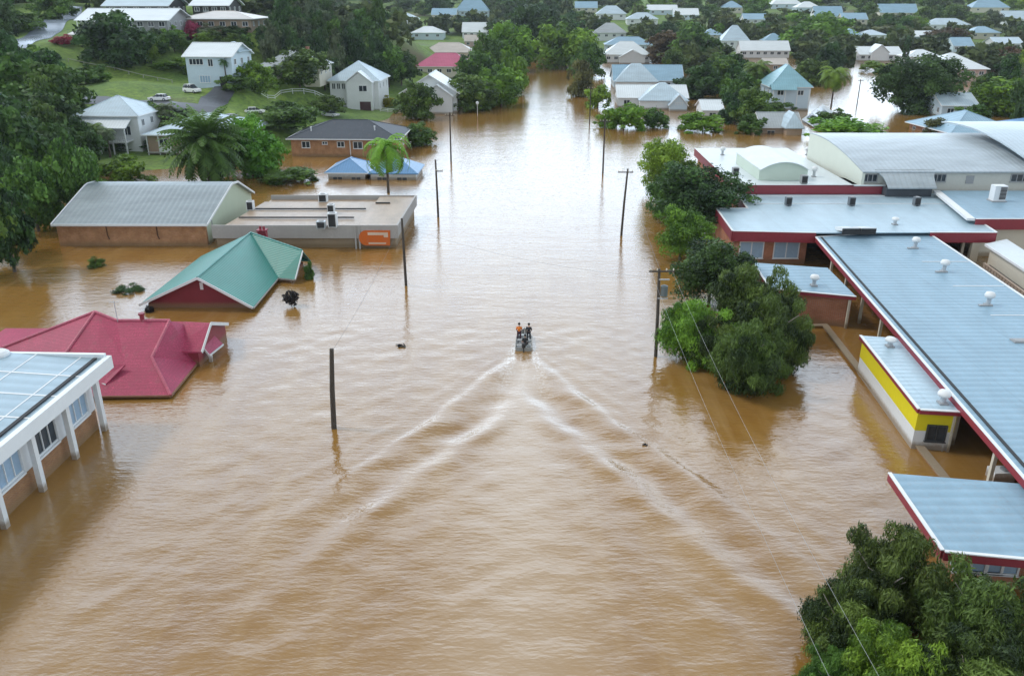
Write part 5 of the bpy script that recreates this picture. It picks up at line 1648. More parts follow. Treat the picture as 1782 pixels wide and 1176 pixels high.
def crown_mesh(key):
    if key in CR:
        return CR[key]
    kind, i = key
    spec = {'broad': (44, 190, 0.115, 'broad'), 'near': (80, 430, 0.060, 'broad'), 'far': (26, 62, 0.22, 'broad'), 'tall': (44, 170, 0.12, 'tall'),
            'cone': (60, 90, 0.11, 'cone'), 'bush': (34, 150, 0.13, 'bush'), 'feather': (70, 900, 0.046, 'feather'), 'nearbush': (60, 330, 0.07, 'bush'),
            'featherbush': (70, 420, 0.07, 'feather')}[kind]
    co, q, t = crown_np(hash_(kind) * 100 + i, *spec)
    CR[key] = np_mesh('crown', co, q, t, LM['mid'])
    return CR[key]
def hash_(s):
    return sum(ord(c) * (k + 1) for k, c in enumerate(s)) % 997
TR = {}
def trunk_mesh(i, kind='tree'):
    if (kind, i) in TR:
        return TR[(kind, i)]
    rnd = random.Random(i + 50)
    mb = MB()
    # unit height trunk, limbs reaching into the crown, radius about 0.03
    top = (rnd.uniform(-.04, .04), rnd.uniform(-.04, .04), 0.62)
    mb.tube([(0, 0, -0.12), (0.005, 0, 0.12), (top[0] * .5, top[1] * .5, 0.36), top], [0.036, 0.028, 0.022, 0.014], 8)
    for k in range(6):
        a = k * 1.05 + rnd.uniform(-.3, .3)
        h0 = rnd.uniform(0.28, 0.55)
        l = rnd.uniform(0.16, 0.3)
        p0 = Vector((top[0] * h0, top[1] * h0, h0))
        p1 = p0 + Vector((math.cos(a) * l * .5, math.sin(a) * l * .5, l * .55))
        p2 = p0 + Vector((math.cos(a) * l, math.sin(a) * l, l * rnd.uniform(.8, 1.2)))
        mb.tube([p0, p1, p2], [0.013, 0.009, 0.004], 6)
    n = len(mb.v)
    me = bpy.data.meshes.new('trunk')
    me.from_pydata(mb.v, [], mb.f)
    me.materials.append(BARK)
    TR[(kind, i)] = me
    return me
NTREE = [0]
def tree_at(x, y, z, r, h, leaf, label, kind='broad', group=None, name='tree', cat='tree', low=0.22, bark=None, var=None):
    """r crown radius, h total height; trunk and crown are parts"""
    NTREE[0] += 1
    rnd = random.Random(NTREE[0] * 7 + 3)
    t = thing(name, label, cat, (x, y, z), rnd.uniform(0, 6.28), group)
    nv = {'broad': 4, 'near': 3, 'far': 4, 'tall': 3, 'cone': 2, 'bush': 3, 'feather': 2, 'nearbush': 2, 'featherbush': 2}[kind]
    me = crown_mesh((kind, rnd.randrange(nv) if var is None else var))
    c = bpy.data.objects.new('crown', me); C.objects.link(c); c.parent = t
    zb = h * low
    c.location = (0, 0, (zb + h) / 2)
    c.scale = (r * rnd.uniform(1.0, 1.14), r * rnd.uniform(1.0, 1.14), (h - zb) / 2 * 1.04)
    c.rotation_euler = (0, 0, rnd.uniform(0, 6.28))
    c.material_slots[0].link = 'OBJECT'; c.material_slots[0].material = LM[leaf]
    k = bpy.data.objects.new('trunk', trunk_mesh(rnd.randrange(3))); C.objects.link(k); k.parent = t
    sr = min(h * 0.9, r * 2.2)
    k.scale = (sr, sr, h)
    if bark is not None:
        k.material_slots[0].link = 'OBJECT'; k.material_slots[0].material = bark
    return t
def tree_px(u, vb, vt, wpx, leaf, label, kind='broad', lift=0.0, **kw):
    """crown of width wpx centred on column u, from waterline/ground row vb up to row vt"""
    p = march(u, vb)
    sc_ = F_PX / proj(p)[2]
    r = wpx / 2 / sc_
    d = Vector((p.x, p.y)).normalized()
    c = Vector((p.x, p.y)) + d * r * 0.55
    z = max(ground(c.x, c.y), 0) if p.y > 140 else 0.0
    h = zat(c.y, vt) - z
    h = max(h, 1.0)
    return tree_at(c.x, c.y, z - 0.05, r, h, leaf, label, kind, **kw)

# ---- trees one can tell apart: (column, base row, top row, crown width, foliage, label, crown kind)
T = [
 # left bank and hill
 (212, 128, 28, 112, 'dark', 'big dark round tree in front of the long hilltop building', 'broad'),
 (525, 182, 84, 96, 'mid', 'round green tree left of the white gabled house with the garage', 'broad'),
 (440, 158, 108, 74, 'light', 'light green round tree below the low grey roofed house', 'broad'),
 (503, 240, 178, 92, 'mid', 'spreading green tree behind the brick house, above its left gable', 'broad'),
 (442, 312, 212, 96, 'bright', 'bright green bushy tree right of the date palm', 'broad'),
 (216, 322, 266, 82, 'light', 'light green shrub at the back left corner of the warehouse', 'bush'),
 (270, 262, 228, 60, 'dark', 'dark shrub between the high set white house and the veranda house', 'bush'),
 (728, 256, 217, 56, 'mid', 'small round tree in the flood at the right end of the brick house', 'broad'),
 (727, 210, 148, 62, 'mid', 'green tree in front of the white house with the broad gable', 'broad'),
 (672, 188, 162, 32, 'yellow', 'small yellow green shrub beside the dark garage', 'bush'),
 (702, 140, 94, 56, 'mid', 'green tree between the white gabled house and the pink roof', 'broad'),
 (655, 148, 112, 44, 'mid', 'small green tree touching the right side of the white two storey house', 'broad'),
 (498, 322, 288, 84, 'mid', 'low green bush behind the flat roofed shop', 'bush'),
 (345, 135, 112, 40, 'mid', 'small bush in front of the two storey white house', 'bush'),
 (300, 132, 98, 66, 'light', 'pale green shrub on the grass left of the two storey white house', 'bush'),
 (332, 72, 30, 36, 'pink', 'pink flowering shrub under the hilltop hip roof', 'bush'),
 (114, 82, 56, 38, 'pink', 'pink flowering shrub beside the low carport', 'bush'),
 (297, 76, 38, 42, 'light', 'light green shrub left of the pink flowering one', 'bush'),
 (368, 74, 34, 46, 'grey', 'grey green shrub right of the pink flowering one', 'bush'),
 (140, 300, 205, 70, 'dark', 'dark tree hugging the left side of the high set white house', 'broad'),
 (108, 235, 120, 96, 'mid', 'green tree above the dark wood, left of the high set white house', 'broad'),
 (85, 275, 160, 120, 'dark', 'dark tree in the left wood behind the high set white house', 'broad'),
 (112, 304, 215, 100, 'dark', 'dark tree leaning over the brown water left of the warehouse', 'broad'),
 (30, 344, 195, 120, 'mid', 'large green tree at the left edge above the brown water', 'broad'),
 (84, 326, 235, 100, 'dark', 'dark tree at the water edge below the left wood', 'broad'),
 (20, 300, 150, 110, 'dark', 'dark tree at the left edge below the pale blue cabin', 'broad'),
 (50, 215, 95, 110, 'mid', 'broad green tree at the upper left below the hill road', 'broad'),
 (8, 180, 60, 100, 'dark', 'dark tree at the left edge above the pale blue cabin', 'broad'),
 (55, 128, 80, 60, 'light', 'light green tree beside the hill road at the upper left', 'broad'),
 (25, 60, 8, 90, 'mid', 'broad tree above the hill road at the top left corner', 'broad'),
 (95, 35, -15, 60, 'mid', 'tree at the top edge left of the hilltop buildings', 'broad'),
 (262, 222, 178, 46, 'mid', 'small green tree beside the right wall of the high set white house', 'broad'),
 (318, 222, 186, 50, 'dark', 'dark shrub behind the date palm, above the pale hip roof', 'bush'),
 (420, 170, 128, 56, 'mid', 'green tree right of the driveway, beside the white rail fence', 'broad'),
 (570, 205, 168, 54, 'mid', 'green tree at the end of the rail fence behind the silver car', 'broad'),
 (150, 148, 112, 70, 'mid', 'green tree at the left end of the lawn above the dark wood', 'broad'),
 (205, 268, 240, 46, 'mid', 'small green shrub under the veranda of the high set white house', 'bush'),
 (310, 240, 205, 40, 'mid', 'small dark shrub behind the pale hip roof of the veranda house', 'bush'),
 (272, 78, 44, 36, 'dark', 'dark shrub in front of the long hilltop building, left of the light green one', 'bush'),
 (412, 72, 42, 44, 'dark', 'dark shrub in front of the hilltop hip roof, right of the grey green one', 'bush'),
 (398, 112, 70, 40, 'dark', 'dark shrub above the roof of the two storey white house', 'bush'),
 (168, 92, 58, 40, 'mid', 'green shrub right of the pink flowering one by the carport', 'bush'),
 # left side of the street
 (818, 196, 135, 78, 'mid', 'green tree at the water edge left of the street, in front of the tall ones', 'broad'),
 (872, 188, 116, 74, 'light', 'leafy tree standing in the flood at the left kerb of the street', 'broad'),
 (848, 182, 150, 50, 'light', 'low bright shrub between the two trees at the left kerb', 'bush'),
 (882, 128, 40, 76, 'light', 'tall light green tree on the left of the street, halfway back', 'broad'),
 (850, 138, 66, 58, 'mid', 'green tree left of the tall light one halfway up the street', 'broad'),
 (830, 165, 92, 66, 'mid', 'green tree behind the low bright shrub at the left kerb', 'broad'),
 (894, 168, 88, 44, 'light', 'slim light green tree at the left kerb nearest the middle of the street', 'broad'),
 (800, 180, 150, 50, 'dark', 'dark shrub between the white gabled house and the kerb trees', 'bush'),
 # right side of the street
 (1040, 190, 140, 40, 'light', 'light green shrub in the flood left of the long white roofed house', 'bush'),
 (1058, 225, 185, 40, 'bright', 'bright green shrub at the third right pole', 'bush'),
 (922, 100, 12, 84, 'dark', 'tall dark tree closing the end of the flooded street, left of two', 'broad'),
 (962, 100, 20, 70, 'dark', 'tall dark tree closing the end of the flooded street, right of two', 'broad'),
 (940, 96, 62, 46, 'mid', 'low green tree at the foot of the dark trees ending the street', 'broad'),
 (985, 122, 40, 86, 'light', 'tall light green tree on the right of the street, halfway back', 'broad'),
 (1012, 170, 108, 42, 'olive', 'thin olive tree standing in the flood in the middle right of the street', 'tall'),
 (1022, 140, 78, 56, 'mid', 'green tree behind the thin olive one', 'broad'),
 (1085, 228, 170, 66, 'bright', 'bright green shrub in the flood in front of the long white roofed house', 'bush'),
 (1138, 225, 178, 48, 'mid', 'green shrub right of the bright one in front of the long white roofed house', 'bush'),
 (1222, 232, 190, 68, 'bright', 'bright green shrub in the flood right of the latticed gable', 'bush'),
 (1278, 218, 162, 52, 'dark', 'dark round tree in the flood behind the school', 'broad'),
 (1306, 236, 192, 46, 'mid', 'green bush left of the sunken grey cottage', 'bush'),
 (1470, 248, 194, 112, 'bright', 'wide bright green bush above the school hall roof', 'bush'),
 (1445, 222, 183, 60, 'mid', 'dark green bush beside the solar panel roof', 'bush'),
 (1166, 112, 56, 78, 'rust', 'rusty brown round tree right of the white hip roofs', 'broad'),
 (1215, 118, 42, 76, 'mid', 'green tree right of the rusty brown tree', 'broad'),
 (1218, 175, 118, 70, 'dark', 'dark green tree right of the long pale blue roof', 'broad'),
 (1265, 160, 100, 76, 'dark', 'dark tree behind the dark round one in the flood', 'broad'),
 (1592, 200, 96, 118, 'dark', 'big dark spreading tree above the school hall', 'near'),
 (1572, 120, 66, 20, 'dark', 'narrow dark cypress beside the white gabled house', 'cone'),
 (1745, 205, 138, 110, 'light', 'leafy green tree behind the blue hip roof at the right', 'broad'),
 (1782, 190, 130, 80, 'mid', 'green tree cut by the right edge, above the small bright blue roof', 'broad'),
 (1778, 140, 88, 70, 'dark', 'dark tree cut by the right edge, upper one', 'broad'),
 (1718, 175, 130, 60, 'mid', 'green tree in front of the pink walled house', 'broad'),
 (1690, 215, 175, 50, 'mid', 'green bush between the flat pale house and the leafy tree', 'bush'),
 (1412, 92, 24, 112, 'light', 'tall pale green tree right of centre near the top', 'broad'),
 (1412, 150, 105, 56, 'mid', 'green tree behind the drooping palm', 'broad'),
 (1345, 92, 74, 34, 'mid', 'round bush in front of the white walled house', 'bush'),
 (1525, 128, 104, 50, 'light', 'low light shrub at the end of the bright flooded lane', 'bush'),
 (1560, 70, 40, 100, 'olive', 'wide olive tree behind the white gabled house', 'broad'),
 (1645, 85, 48, 70, 'rust', 'brownish tree behind the broad white hip roof', 'broad'),
 (1752, 132, 84, 64, 'rust', 'rusty shrub tree right of the pink walled house', 'broad'),
 (1350, 205, 165, 50, 'mid', 'green shrub in front of the steep blue green cottage', 'bush'),
 (1640, 238, 200, 50, 'olive', 'low olive shrub left of the sunken blue hip roof', 'bush'),
]
for u, vb, vt, wp, lf, lb, kd in T:
    low = -0.04 if kd in ('bush', 'cone') else -0.16
    tree_px(u, vb, vt, wp * 1.12, lf, lb, kd, low=low, name='shrub' if kd == 'bush' else ('cypress' if kd == 'cone' else 'tree'), cat='shrub' if kd == 'bush' else 'tree')
# ---- near trees beside the school
for u, vb, vt, wp, lf, lb, kd, low in [
 (1155, 345, 243, 92, 'light', 'light leafy tree at the far end of the row beside the school', 'near', 0.05),
 (1205, 418, 292, 168, 'dark', 'dark spreading tree beside the white school roof', 'near', 0.04),
 (1182, 466, 366, 96, 'light', 'small green tree between the dark trees beside the school', 'near', 0.05),
 (1232, 545, 422, 142, 'dark', 'dark glossy round tree left of the brick annex', 'near', 0.05),
 (1165, 390, 300, 80, 'mid', 'green tree at the street side of the dark spreading one', 'near', -0.1),
 (1212, 645, 528, 124, 'light', 'light feathery tree behind the nearest pole on the right', 'feather', -0.1),
 (1308, 610, 462, 128, 'feather', 'tall feathery bottlebrush tree in front of the brick annex', 'feather', 0.0),
 (1342, 655, 516, 104, 'feather', 'feathery bottlebrush tree nearest the yellow block', 'feather', -0.1),
 (1300, 703, 560, 122, 'feather', 'feathery bottlebrush tree drooping into the water at the front of its clump', 'feather', -0.1),
 (1248, 662, 556, 100, 'feather', 'feathery bottlebrush tree between the light one and the front one', 'feather', -0.1),
]:
    tree_px(u, vb, vt, wp, lf, lb, kd, low=low, bark=PALEBARK if kd == 'feather' else None)
# ---- bottom right corner: x, y, radius, height
for x, y, r, h, lf, lb, kd in [
 (18.9, 34.4, 2.4, 5.4, 'feather', 'feathery tree in the bottom right clump, in front of the red fascia corner', 'feather'),
 (15.9, 31.8, 1.8, 3.9, 'feather', 'feathery tree at the left of the bottom right clump', 'feather'),
 (22.4, 31.9, 2.7, 5.0, 'feather', 'feathery tree at the right edge of the bottom right clump', 'feather'),
 (17.0, 28.4, 2.0, 4.2, 'light', 'bright feathery tree at the bottom of the bottom right clump', 'feather'),
 (20.0, 27.6, 2.5, 4.3, 'feather', 'feathery tree in the bottom right corner of the photo', 'feather'),
 (14.4, 29.4, 1.1, 2.6, 'mid', 'low feathery bush at the left foot of the bottom right clump', 'feather'),
]:
    tree_at(x, y, -0.05, r, h, lf, lb, kd, low=-0.12, bark=PALEBARK)
# ---- small plants standing in the open flood
tree_px(168, 470, 446, 27, 'mid', 'little green tree top sticking out of the water below the warehouse', 'nearbush', low=-0.3, name='shrub', cat='shrub')
tree_px(226, 517, 497, 43, 'dark', 'flat green bush top in the water above the red roof', 'nearbush', low=-0.5, name='shrub', cat='shrub')
tree_px(509, 541, 503, 24, 'bare', 'dark half dead bush in the water right of the green roof', 'tall', low=0.1, name='shrub', cat='shrub')
tree_px(540, 492, 452, 18, 'mid', 'thin shrub at the right end of the green roof', 'nearbush', low=-0.1, name='shrub', cat='shrub')
tree_px(262, 552, 538, 13, 'bare', 'dark twigs in the water at the left foot of the red gable', 'nearbush', low=-0.3, name='shrub', cat='shrub')

# ---- palms
def frond(mb, tints, c, a, el0, L, wd, droop, n=7, lf=9, tint=0.5, rnd=random):
    """arching rachis with leaflets both sides; adds quads"""
    pts = []
    p = Vector(c); e = el0
    for k in range(n + 1):
        pts.append(p.copy())
        p = p + Vector((math.cos(a) * math.cos(e), math.sin(a) * math.cos(e), math.sin(e))) * (L / n)
        e -= droop / n
    side = Vector((-math.sin(a), math.cos(a), 0))
    for k in range(n):
        for j in range(2):
            f = k + j * 0.5
            q0 = pts[k].lerp(pts[k + 1], j * 0.5); q1 = pts[k].lerp(pts[k + 1], j * 0.5 + 0.45)
            wl = wd * math.sin(math.pi * min(0.98, (f + 0.6) / (n + 0.4))) ** 0.6
            for s in (-1, 1):
                dirv = side * s + (q1 - q0).normalized() * 0.55 + Vector((0, 0, -0.45))
                tip = q0 + dirv * wl
                mb.poly([q0, q1, tip + (q1 - q0) * 0.4, tip])
                tints.append(min(1, max(0, tint + rnd.uniform(-.2, .2))))
    for k in range(n):
        w2 = side * 0.03
        mb.poly([pts[k] - w2, pts[k] + w2, pts[k + 1] + w2, pts[k + 1] - w2]); tints.append(0.6)
def palm(x, y, z, h, L, nf, leaf, label, wd=0.9, droop=1.9, tr=0.22, group=None, fat=False):
    rnd = random.Random(int(x * 31 + y * 17))
    t = thing('palm_tree', label, 'palm', (x, y, z), 0, group)
    mb, tints = MB(), []
    for k in range(nf):
        a = k * 2.39996 + rnd.uniform(-.2, .2)
        f = k / nf
        el = R(82) - f * R(120 if nf > 100 else 95) + rnd.uniform(-.12, .12)
        frond(mb, tints, (0, 0, h), a, el, L * rnd.uniform(.85, 1.1), wd, droop * rnd.uniform(.8, 1.15), tint=0.35 + 0.4 * (1 - f), rnd=rnd)
    me = bpy.data.meshes.new('fronds')
    me.from_pydata(mb.v, [], mb.f)
    at_ = me.attributes.new('tint', 'FLOAT', 'FACE')
    at_.data.foreach_set('value', np.asarray(tints, np.float32))
    me.materials.append(LM[leaf])
    o = bpy.data.objects.new('fronds', me); C.objects.link(o); o.parent = t
    lean = rnd.uniform(-.3, .3)
    MB().tube([(0, 0, -1.5), (lean * .3, 0, h * .4), (0, 0, h + 0.1)], [tr * 1.25, tr, tr * (1.3 if fat else .8)], 10).build('trunk', BARK, t)
    if fat:
        MB().lathe([(tr * 1.2, 0), (tr * 2.2, 0.5), (tr * 2.0, 1.0), (tr * 0.8, 1.5)], (0, 0, h - 1.1), 12).build('crownshaft', paint('palm_stubs', (0.14, 0.1, 0.05), 0.9, 0.4, 4), t)
    return t
def palm_px(u, vb, vc, wpx, leaf, label, nf=26, **kw):
    p = march(u, vb)
    sc_ = F_PX / proj(p)[2]
    h = zat(p.y, vc) - p.z
    return palm(p.x, p.y, p.z, h, wpx / 2 / sc_ * 1.12, nf, leaf, label, **kw)
palm_px(368, 322, 250, 150, 'mid', 'big date palm with a round head of arching fronds above the warehouse roof', nf=150, wd=1.0, droop=1.35, tr=0.45, fat=True)
palm_px(676, 338, 262, 118, 'bright', 'bright green drooping palm in the flood beside the blue shed', nf=34, wd=0.75, droop=3.3, tr=0.2)
palm_px(1446, 188, 132, 66, 'light', 'drooping palm beside the bright flooded lane', nf=30, wd=1.1, droop=2.5)
palm_px(1312, 180, 122, 62, 'mid', 'dark topped palm left of the steep blue green cottage', nf=34, wd=1.1, droop=2.2)
palm_px(1190, 80, 46, 44, 'mid', 'palm rising behind the rusty brown tree', nf=28, wd=1.2, droop=2.2)
palm_px(395, 152, 108, 24, 'dark', 'slim palm in front of the two storey white house', nf=14, wd=0.6, droop=2.2, tr=0.14)
palm_px(168, 272, 226, 44, 'mid', 'palm in front of the veranda of the high set white house, left of two', nf=22, wd=0.9, droop=2.2)
palm_px(192, 274, 232, 34, 'grey', 'palm in front of the veranda of the high set white house, right of two', nf=20, wd=0.9, droop=2.2)
palm_px(292, 222, 190, 40, 'grey', 'bushy palm below the white sedan on the hill', nf=22, wd=0.9, droop=1.9)
palm_px(1660, 190, 140, 34, 'grey', 'thin palm at the right of the big dark tree', nf=18, wd=0.9, droop=2.3)

# ---- woods: crowns placed over the picture's wooded areas
KEEP = HR + [(160, 410, 118, 215, 215), (1420, 1530, 122, 240, 330), (1536, 1650, 205, 250, 240), (25, 112, 15, 85, 330), (395, 560, 152, 205, 215), (900, 1000, 92, 400, 460), (1150, 1790, 245, 999, 190), (560, 790, 190, 340, 200)]
def blocked(u, v, rp, hb, y):
    for a0, a1, b0, b1, yk in KEEP:
        if y < yk + 1 and u + rp * 0.8 > a0 and u - rp * 0.8 < a1 and v + hb > b0 + 2 and v < b1 - 2:
            return True
    return False
def inpoly(u, v, poly):
    c = False
    for (x0, y0), (x1, y1) in zip(poly, poly[1:] + poly[:1]):
        if (y0 > v) != (y1 > v) and u < (x1 - x0) * (v - y0) / (y1 - y0) + x0:
            c = not c
    return c
def wood(poly, step, hr, mix_, labels, group, kind='broad', seed=1, sizef=1.0, cap=(3.0, 9.0)):
    rnd = random.Random(seed)
    us = [p[0] for p in poly]; vs = [p[1] for p in poly]
    v = min(vs)
    rows = 0
    while v < max(vs):
        u = min(us) + (rows % 2) * step * 0.5
        st = step * (0.65 + 0.5 * max(0, min(1, v / 200)))
        while u < max(us):
            uu, vv = u + rnd.uniform(-.35, .35) * st, v + rnd.uniform(-.3, .3) * st * 0.6
            u += st
            if not inpoly(uu, vv, poly):
                continue
            h = rnd.uniform(*hr)
            p = march(uu, vv, h)
            if p is None:
                continue
            s = F_PX / proj((p.x, p.y, p.z + h))[2]
            r = min(cap[1], max(cap[0], st * 0.62 * rnd.uniform(.8, 1.25) / s)) * sizef
            hb = h * s
            if blocked(uu, vv, r * s, hb, p.y):
                continue
            k = rnd.random(); acc = 0
            for lf, pr in mix_:
                acc += pr
                if k <= acc:
                    break
            tree_at(p.x, p.y, p.z, r, h, lf, labels[lf], kind, group=group, low=0.0)
        v += st * 0.6
        rows += 1
L1 = {'dark': 'dark leafy tree in the dense wood behind the hillside houses', 'mid': 'green leafy tree in the dense wood behind the hillside houses', 'light': 'light green tree in the dense wood behind the hillside houses', 'grey': 'grey green tree in the dense wood behind the hillside houses'}
wood([(400, -30), (880, -30), (880, 60), (800, 90), (690, 110), (640, 150), (560, 150), (450, 95), (440, 40)], 42, (9, 14), [('dark', .55), ('mid', .3), ('grey', .15)], L1, 'trees of the hillside wood', seed=4)
L2 = {'dark': 'dark tree of the wood at the left edge', 'mid': 'green tree of the wood at the left edge', 'light': 'light green tree of the wood at the left edge'}
wood([(-60, -20), (130, -20), (125, 60), (95, 120), (150, 160), (120, 260), (60, 310), (-60, 330)], 52, (8, 13), [('dark', .5), ('mid', .35), ('light', .15)], L2, 'trees of the wood at the left edge', seed=9)
L3 = {'dark': 'dark tree among the roofs of the far town right of the street', 'mid': 'green tree among the roofs of the far town right of the street', 'light': 'light green tree among the roofs of the far town right of the street', 'grey': 'grey green tree among the roofs of the far town right of the street', 'olive': 'olive tree among the roofs of the far town right of the street', 'rust': 'brownish tree among the roofs of the far town right of the street'}
wood([(1000, -25), (1840, -25), (1840, 140), (1790, 200), (1730, 120), (1500, 60), (1480, 110), (1300, 150), (1200, 150), (1140, 100), (1100, 40), (1000, 60)], 43, (8, 13), [('dark', .2), ('mid', .34), ('grey', .16), ('light', .2), ('olive', .1)], L3, 'trees of the far town', seed=12)
L4 = {'dark': 'dark tree where the flooded street ends', 'mid': 'green tree where the flooded street ends'}
wood([(840, -25), (1050, -25), (1045, 70), (1010, 70), (985, 66), (940, 72), (905, 80), (880, 40), (850, 30)], 38, (10, 14), [('dark', .8), ('mid', .2)], L4, 'trees at the end of the street', seed=15)
L5 = {'mid': 'green garden tree between the flooded roofs right of the street', 'dark': 'dark garden tree between the flooded roofs right of the street', 'light': 'light green garden tree between the flooded roofs right of the street'}
wood([(1190, 90), (1340, 100), (1335, 175), (1250, 190), (1205, 150)], 42, (6, 9), [('mid', .5), ('dark', .35), ('light', .15)], L5, 'garden trees between the flooded roofs', seed=21)
L6 = {'mid': 'green tree on the hill between the hilltop buildings and the houses below', 'dark': 'dark tree on the hill between the hilltop buildings and the houses below', 'light': 'light green tree on the hill between the hilltop buildings and the houses below'}
wood([(395, 44), (470, 44), (470, 80), (440, 66), (395, 66), (250, 80), (250, 55)], 34, (4, 6), [('mid', .5), ('dark', .3), ('light', .2)], L6, 'trees below the hilltop buildings', seed=23, cap=(2.0, 4.5))
print('trees', NTREE[0])
# ---- far wood that reads as one mass
rng = np.random.default_rng(77)
CO, Q, TT, nb = [], [], [], 0
base_c = [crown_np(900 + k, 14, 26, 0.42) for k in range(4)]
for k in range(2200):
    y = rng.uniform(480, 1500) if k > 1100 else rng.uniform(340, 620)
    x = rng.uniform(-0.68, 0.68) * y
    if y < 420 and -25 < x < 45:
        continue
    if y < 900:
        uu, vv, _ = proj((x, y, max(ground(x, y), 0) + 4))
        s_k = F_PX / proj((x, y, 4))[2]
        if blocked(uu, vv - 4 * s_k, 6 * s_k, 10 * s_k, y):
            continue
    z = ground(x, y)
    if z < 0.2 and rng.random() < 0.25:
        continue
    z = max(z, 0)
    co, q, tt = base_c[rng.integers(4)]
    r = rng.uniform(4.0, 7.5); h = rng.uniform(7, 13)
    a = rng.uniform(0, 6.28)
    rot = np.array([[math.cos(a), -math.sin(a), 0], [math.sin(a), math.cos(a), 0], [0, 0, 1]])
    c2 = (co @ rot.T) * np.array([r, r, h / 2]) + np.array([x, y, z + h / 2])
    CO.append(c2); Q.append(q + nb); nb += len(co)
    TT.append(np.clip(tt * 0.7 + rng.uniform(-.25, .4), 0, 1))
me = np_mesh('far_wood', np.concatenate(CO), np.concatenate(Q), np.concatenate(TT), leafmat('leaf_far', (0.034, 0.062, 0.022), (0.17, 0.23, 0.065)))
o = bpy.data.objects.new('far_wood', me); C.objects.link(o)
tag(o, 'distant tree covered town and hills along the top of the photo', 'trees', kind='stuff')
# ================================================================== power poles
WOOD = paint('weathered_pole', (0.075, 0.062, 0.05), 0.9, 0.35, 2.0, streak=True)
def pole(u, vb, vt, label, arm=None, lean=0.0, r=0.145, transformer=False):
    p = P(u, vb)
    h = zat(p.y, vt)
    t = thing('power_pole', label, 'power pole', (p.x, p.y, 0), 0, None)
    MB().tube([(0, 0, -2.5), (lean * .5, 0, h * .5), (lean, 0, h)], [r * 1.15, r, r * 0.82], 10).build('post', WOOD, t)
    if arm:
        for k, (z, l, off) in enumerate(arm):
            ao = MB().bar((lean - l / 2 + off, -0.22, h - z), (lean + l / 2 + off, -0.22, h - z), 0.1, 0.13).build('crossarm', WOOD, t)
            for s in (-0.45, -0.18, 0.18, 0.45):
                MB().lathe([(0.035, 0), (0.06, 0.05), (0.06, 0.14), (0.03, 0.2)], (lean + off + l * s, -0.22, h - z + 0.067), 8).build('insulator', CREAM, ao)
    if transformer:
        MB().lathe([(0.1, 0), (0.32, 0.05), (0.32, 0.95), (0.12, 1.05)], (lean + 0.55, 0, h - 2.5), 14).build('transformer', paint('transformer_grey', (0.12, 0.15, 0.16), 0.5), t)
        MB().bar((lean, -0.2, h - 2.6), (lean + 0.9, -0.2, h - 2.6), 0.08, 0.1).bar((lean, -0.2, h - 0.9), (lean + 0.9, -0.2, h - 0.9), 0.08, 0.1).build('bracket', STEEL, t)
    return (p.x + lean, p.y, h)
PL1 = pole(579, 745, 607, 'thick bare power pole nearest on the left of the street', r=0.19, lean=0.45)
PL2 = pole(707, 497, 380, 'power pole beside the orange sign, second on the left', lean=-0.12)
PL3 = pole(763, 378, 278, 'power pole in open water, third on the left', [(1.6, 1.0, 0.5)], lean=-0.15)
PL4 = pole(785, 282, 196, 'power pole in front of the kerb trees, farthest on the left', [(0.5, 1.8, 0)])
PR1 = pole(1142, 620, 468, 'power pole with small transformer, nearest on the right of the street', [(0.15, 2.2, 0.2)], transformer=True, lean=-0.28)
PR2 = pole(1080, 410, 294, 'leaning power pole with short crossarm, second on the right', [(0.4, 2.0, -0.3)], lean=0.5)
PR3 = pole(1049, 302, 206, 'power pole at the bright shrubs, third on the right', [(0.5, 1.8, 0)])
p5 = pole(1026, 216, 150, 'slim power pole at the thin olive tree, farthest on the right', [(0.5, 1.8, 0)], r=0.14)
pole(1491, 185, 138, 'short pole standing in the bright flooded lane on the right', [(0.4, 1.6, 0)])
# cables
WIRE = paint('cable_grey', (0.3, 0.3, 0.3), 0.4, 0.1)
WIRED = paint('cable_dark', (0.09, 0.09, 0.09), 0.5, 0.1)
def cable(a, b, sag, label, r, m, off=(0, 0), off2=None):
    off2 = off2 or off
    pts = []
    for k in range(25):
        f = k / 24
        pts.append((a[0] + (b[0] - a[0]) * f + off[0] * (1 - f) + off2[0] * f, a[1] + (b[1] - a[1]) * f, a[2] + (b[2] - a[2]) * f + off[1] - sag * 4 * f * (1 - f)))
    o = MB().tube(pts, r, 5).build('cable', m)
    tag(o, label, 'cable')
OFF = (12.2, 14.0, 7.6)
cable(PR1, OFF, 0.9, 'pale overhead cable from the nearest right pole to the bottom edge, left of two', 0.0065, WIRE, (-0.75, -0.1))
cable(PR1, OFF, 1.0, 'pale overhead cable from the nearest right pole to the bottom edge, right of two', 0.0065, WIRE, (1.1, -0.1))
cable(PR2, PR1, 0.7, 'thin overhead cable between the second and the nearest pole on the right', 0.010, WIRED, (0.2, -0.3))
cable(PR3, PR2, 0.7, 'thin overhead cable between the third and the second pole on the right', 0.010, WIRED, (0, -0.4))
cable(PL2, PL1, 0.6, 'thin overhead cable between the second and the nearest pole on the left', 0.010, WIRED, (0, -0.2))
cable(PL3, PL2, 0.6, 'thin overhead cable between the third and the second pole on the left', 0.010, WIRED, (0, -0.2))
cable(PL2, PR1, 0.9, 'thin overhead cable crossing the street from the second left pole to the nearest right pole', 0.010, WIRE, (0, -0.8))

